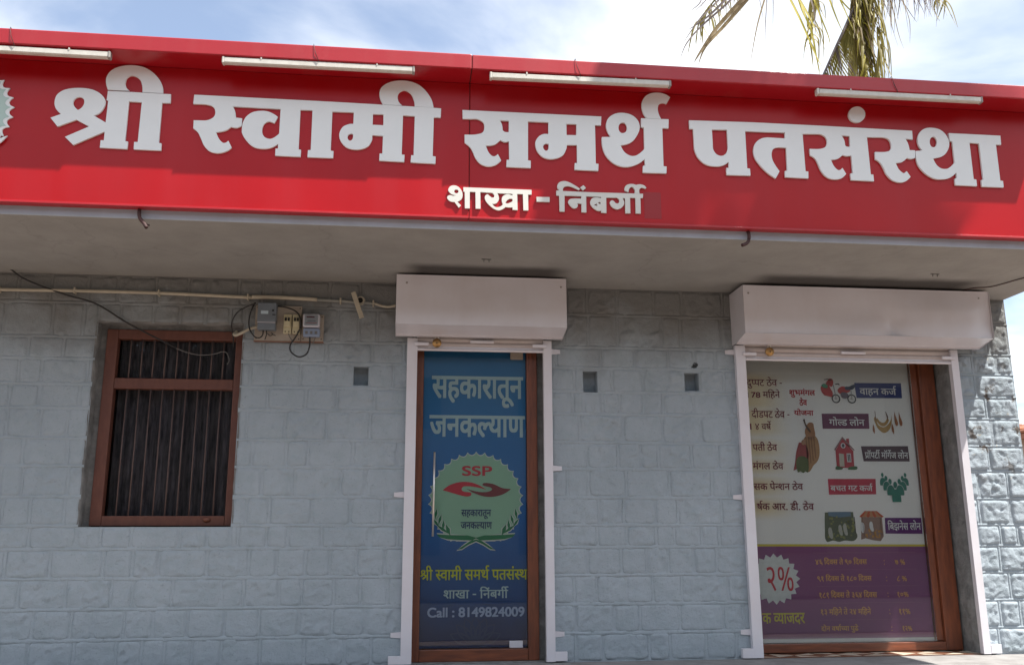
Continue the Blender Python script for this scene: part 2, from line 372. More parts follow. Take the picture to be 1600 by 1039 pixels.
LET_MAIN='-1886,4244 -1756,4245 -1508,4243 -1506,4183 -1556,4182 -1555,3913 -1539,3912 -1537,3864 -1700,3865 -1701,3913 -1680,3914 -1678,4180 -1754,4181 -1755,3916 -1738,3914 -1738,3865 -1899,3866 -1899,3915 -1880,3915 -1880,3973 -2055,3876 -2108,3927 -1974,4002 -2053,4043 -2158,3992 -2205,4048 -2146,4076 -2180,4110* -2192,4153* -2181,4205* -2137,4240* -2060,4255* -1980,4249* -1921,4217* -1893,4170* -1906,4118* -1926,4091* -1954,4076 -1880,4033 -1878,4180 -1888,4182/-2050,4107 -2076,4134* -2083,4163* -2070,4187* -2045,4195* -2024,4182* -2018,4157* -2028,4127*|-1887,4253 -1902,4298* -1901,4344* -1874,4388* -1825,4415* -1763,4427* -1693,4420* -1633,4389* -1583,4336* -1560,4285* -1556,4247 -1680,4249 -1685,4291* -1703,4333* -1743,4358* -1776,4345* -1787,4305* -1778,4273* -1758,4253|-1367,4248 -511,4246 -203,4243 129,4239 177,4237 175,4173 131,4173 128,3905 147,3903 146,3854 -11,3856 -8,3905 7,3905 9,4175 -66,4176 -68,3906 -50,3906 -51,3857 -208,3859 -207,3907 -190,3908 -189,4028 -257,4030 -258,3996* -284,3950* -348,3927* -412,3938* -452,3980* -463,4027* -444,4075* -407,4097* -378,4101 -377,4180 -512,4179 -512,3912 -494,3910 -495,3863 -575,3862 -653,3862 -652,3908 -635,3911 -636,4181 -711,4180 -710,3911 -695,3909 -695,3862 -851,3863 -851,3910 -836,3911 -837,3942 -877,3915* -926,3905* -983,3914* -1030,3954* -1060,4002* -1063,4033* -1059,4077* -1040,4118* -1002,4149* -941,4161* -895,4153* -848,4125 -867,4080 -903,4090* -930,4071* -940,4027* -925,3987* -891,3973* -863,3984* -834,4012 -834,4179 -1127,4181 -1112,4149* -1105,4106 -1066,4103 -1066,4053 -1096,4038* -1130,4042 -1162,4016* -1218,4002 -1197,3958* -1173,3934* -1157,3934* -1140,3949 -1117,3904 -1148,3878* -1196,3863* -1247,3873* -1285,3911* -1305,3953* -1327,3995* -1357,4021 -1358,4075 -1311,4076 -1272,4081* -1240,4102* -1231,4133* -1245,4170* -1279,4184* -1318,4187 -1369,4185/-256,4175 -190,4176 -189,4101 -257,4101/-377,4032 -400,4030* -411,4012* -404,3990* -390,3986* -378,4001*|-195,4245 -212,4278* -220,4317* -209,4362* -166,4398* -106,4417* -40,4418* 22,4400* 72,4360* 112,4302* 125,4260* 128,4241 7,4242 2,4283* -21,4331* -60,4353* -93,4336* -103,4308* -97,4272* -74,4245|315,4234 1229,4236 1225,4173 1185,4173 1184,3903 1202,3901 1199,3853 1043,3854 1046,3900 1061,3901 1062,4026 995,4024 992,3997* 964,3947* 897,3921* 837,3932* 799,3975* 789,4032* 809,4071* 839,4091* 875,4094 876,4177 742,4176 740,3905 758,3903 757,3853 600,3854 602,3902 618,3903 617,4031 587,4025* 560,4037 522,4003* 467,3994 486,3947* 510,3923* 527,3924* 545,3939 566,3897 533,3866* 489,3852* 439,3863* 401,3905* 380,3955* 362,3982* 331,4006 330,4063 373,4064 414,4070* 447,4085* 457,4118* 450,4153* 414,4175* 372,4174 317,4173/558,4174 617,4174 616,4095 593,4094* 576,4105 572,4143*/995,4172 1062,4173 1059,4095 995,4093/875,4026 850,4023* 839,4002* 850,3980* 865,3978* 875,3997*|1497,4238 1684,4240 1680,4175 1638,4175 1635,3905 1656,3904 1652,3856 1494,3854 1498,3902 1511,3902 1510,3948 1456,3909* 1384,3888* 1314,3903* 1256,3956* 1231,4023* 1229,4091 1289,4094 1267,4132* 1259,4176* 1275,4225* 1318,4259* 1372,4270* 1432,4258* 1473,4222* 1485,4172* 1463,4110* 1420,4061* 1353,4039 1376,3993* 1417,3968* 1452,3971* 1483,3992* 1511,4021 1513,4171 1494,4175/1399,4164* 1395,4145* 1384,4131* 1369,4125* 1355,4129* 1345,4142* 1342,4161* 1346,4181* 1357,4195* 1371,4201* 1386,4197* 1396,4183*|1534,4241 1511,4279* 1504,4336* 1521,4385* 1559,4417* 1608,4429* 1663,4422* 1701,4400 1675,4352 1648,4358* 1623,4346* 1613,4316* 1617,4278* 1632,4241|1823,4240 2272,4248 2725,4248 3395,4244 3392,4180 3340,4182 3356,4144* 3361,4101 3401,4100 3395,4045 3363,4037* 3336,4042 3299,4012* 3252,4002 3268,3958* 3296,3931* 3309,3933* 3324,3946 3348,3906 3315,3876* 3271,3862* 3217,3875* 3178,3916* 3159,3965* 3138,4002* 3108,4022 3110,4075 3151,4076 3195,4081* 3224,4096* 3232,4131* 3222,4169* 3193,4183* 3150,4184 3063,4181 3065,3911 3083,3910 3083,3863 2921,3864 2922,3911 2939,3912 2939,4041 2903,4036* 2879,4043 2840,4013* 2792,4004 2811,3956* 2836,3932* 2851,3934* 2868,3949 2891,3907 2858,3876* 2809,3864* 2756,3876* 2717,3921* 2698,3975* 2682,4008* 2649,4029 2648,4075 2694,4076 2731,4081* 2762,4096* 2775,4125* 2771,4162* 2739,4184* 2697,4186 2630,4183 2607,4181 2607,3913 2626,3912 2623,3863 2462,3865 2464,3909 2480,3911 2484,4076 2429,4076 2393,4062* 2379,4020* 2387,3972* 2426,3905 2396,3853 2346,3887* 2292,3944* 2259,4002* 2257,4062* 2280,4108* 2317,4134* 2358,4144 2480,4142 2483,4185 2206,4181 2204,3916 2223,3914 2223,3865 2060,3863 2062,3913 2078,3913 2078,3955 2039,3929* 1987,3920* 1924,3930* 1875,3972* 1852,4025* 1849,4066 1848,4179 1823,4179/1977,4181 2081,4185 2080,4077 2073,4029* 2048,4001* 2025,3996* 1997,4008* 1979,4037* 1977,4072/2881,4185 2940,4183 2936,4105 2915,4104* 2902,4112 2898,4153*|3067,4348* 3060,4325* 3045,4305* 3025,4291* 3001,4285* 2979,4288* 2960,4300* 2949,4319* 2947,4341* 2953,4364* 2968,4384* 2989,4398* 3012,4404* 3035,4401* 3053,4389* 3065,4370*|3660,4240 4041,4240 4038,4172 3999,4172 3997,3907 4017,3905 4015,3858 3857,3857 3859,3906 3874,3907 3875,4174 3805,4176 3803,3909 3822,3907 3821,3859 3664,3860 3667,3908 3681,3909 3682,3951 3633,3913* 3572,3898* 3509,3903* 3445,3947* 3409,4004* 3405,4096 3454,4102 3431,4140* 3429,4189* 3450,4236* 3491,4266* 3540,4274* 3598,4263* 3637,4229* 3656,4178* 3644,4123* 3603,4072* 3525,4047 3546,4000* 3576,3977* 3613,3975* 3644,3991* 3679,4025 3680,4180 3664,4181/3568,4170* 3562,4150* 3550,4135* 3536,4129* 3523,4134* 3515,4148* 3514,4168* 3519,4187* 3531,4202* 3545,4208* 3558,4204* 3566,4190*'
LET_SMALL='240,3647* 260,3642 280,3648 252,3654* 233,3672* 230,3686* 243,3707* 269,3714* 295,3704* 314,3680* 321,3653* 315,3625* 288,3604 311,3582 298,3565 270,3603 244,3606* 225,3624* 225,3638*/295,3675* 293,3668* 288,3663* 281,3661* 275,3663* 269,3667* 268,3674* 269,3680* 274,3685* 281,3687* 288,3686* 293,3681*|325,3704 762,3704 761,3672 739,3672 740,3565 708,3564 706,3673 669,3673 671,3564 639,3565 639,3581 615,3580* 594,3582 576,3567* 550,3558* 520,3567* 485,3596* 464,3627* 464,3652* 481,3663 490,3654 505,3642 519,3644* 522,3659* 509,3674 433,3676 435,3564 404,3564 402,3675 366,3675 367,3564 336,3563 334,3674 326,3674/542,3673 552,3635* 537,3607* 508,3600 529,3580* 555,3581* 578,3598 570,3626* 576,3652* 603,3667* 639,3661 639,3672/639,3638 616,3637* 592,3611 607,3606* 639,3622|793,3658 878,3660 878,3627 794,3626|922,3707 943,3707 929,3728* 935,3756* 959,3771* 990,3772* 1026,3757* 1061,3736* 1077,3724 1069,3715 1030,3733* 999,3740* 972,3732* 964,3705 1122,3704 1492,3708 1489,3679 1473,3679 1471,3572 1438,3572 1439,3678 1404,3677 1403,3571 1370,3570 1371,3672 1354,3672 1365,3639* 1347,3608* 1315,3595* 1285,3608* 1270,3635* 1277,3651* 1290,3654* 1308,3636 1326,3637* 1333,3656* 1320,3674 1247,3672 1246,3567 1211,3568 1212,3581 1186,3581* 1155,3603* 1141,3630* 1148,3656* 1166,3668* 1188,3670 1213,3667 1213,3675 1116,3676 1115,3566 1083,3566 1084,3623 1056,3626 1060,3608* 1045,3591* 1023,3595* 999,3624* 1001,3643* 1019,3655* 1084,3658 1084,3675 975,3674 973,3565 941,3566 940,3672 922,3674/1164,3616 1183,3629 1188,3613/1192,3633 1199,3640 1211,3636 1208,3624|1395,3715 1371,3725 1372,3749* 1388,3766* 1420,3773* 1447,3767 1474,3773* 1501,3766* 1515,3750 1507,3744 1482,3749* 1468,3736* 1468,3709 1436,3708 1436,3735* 1419,3753* 1401,3738*|1099,3751 1116,3733 1096,3715 1078,3734'
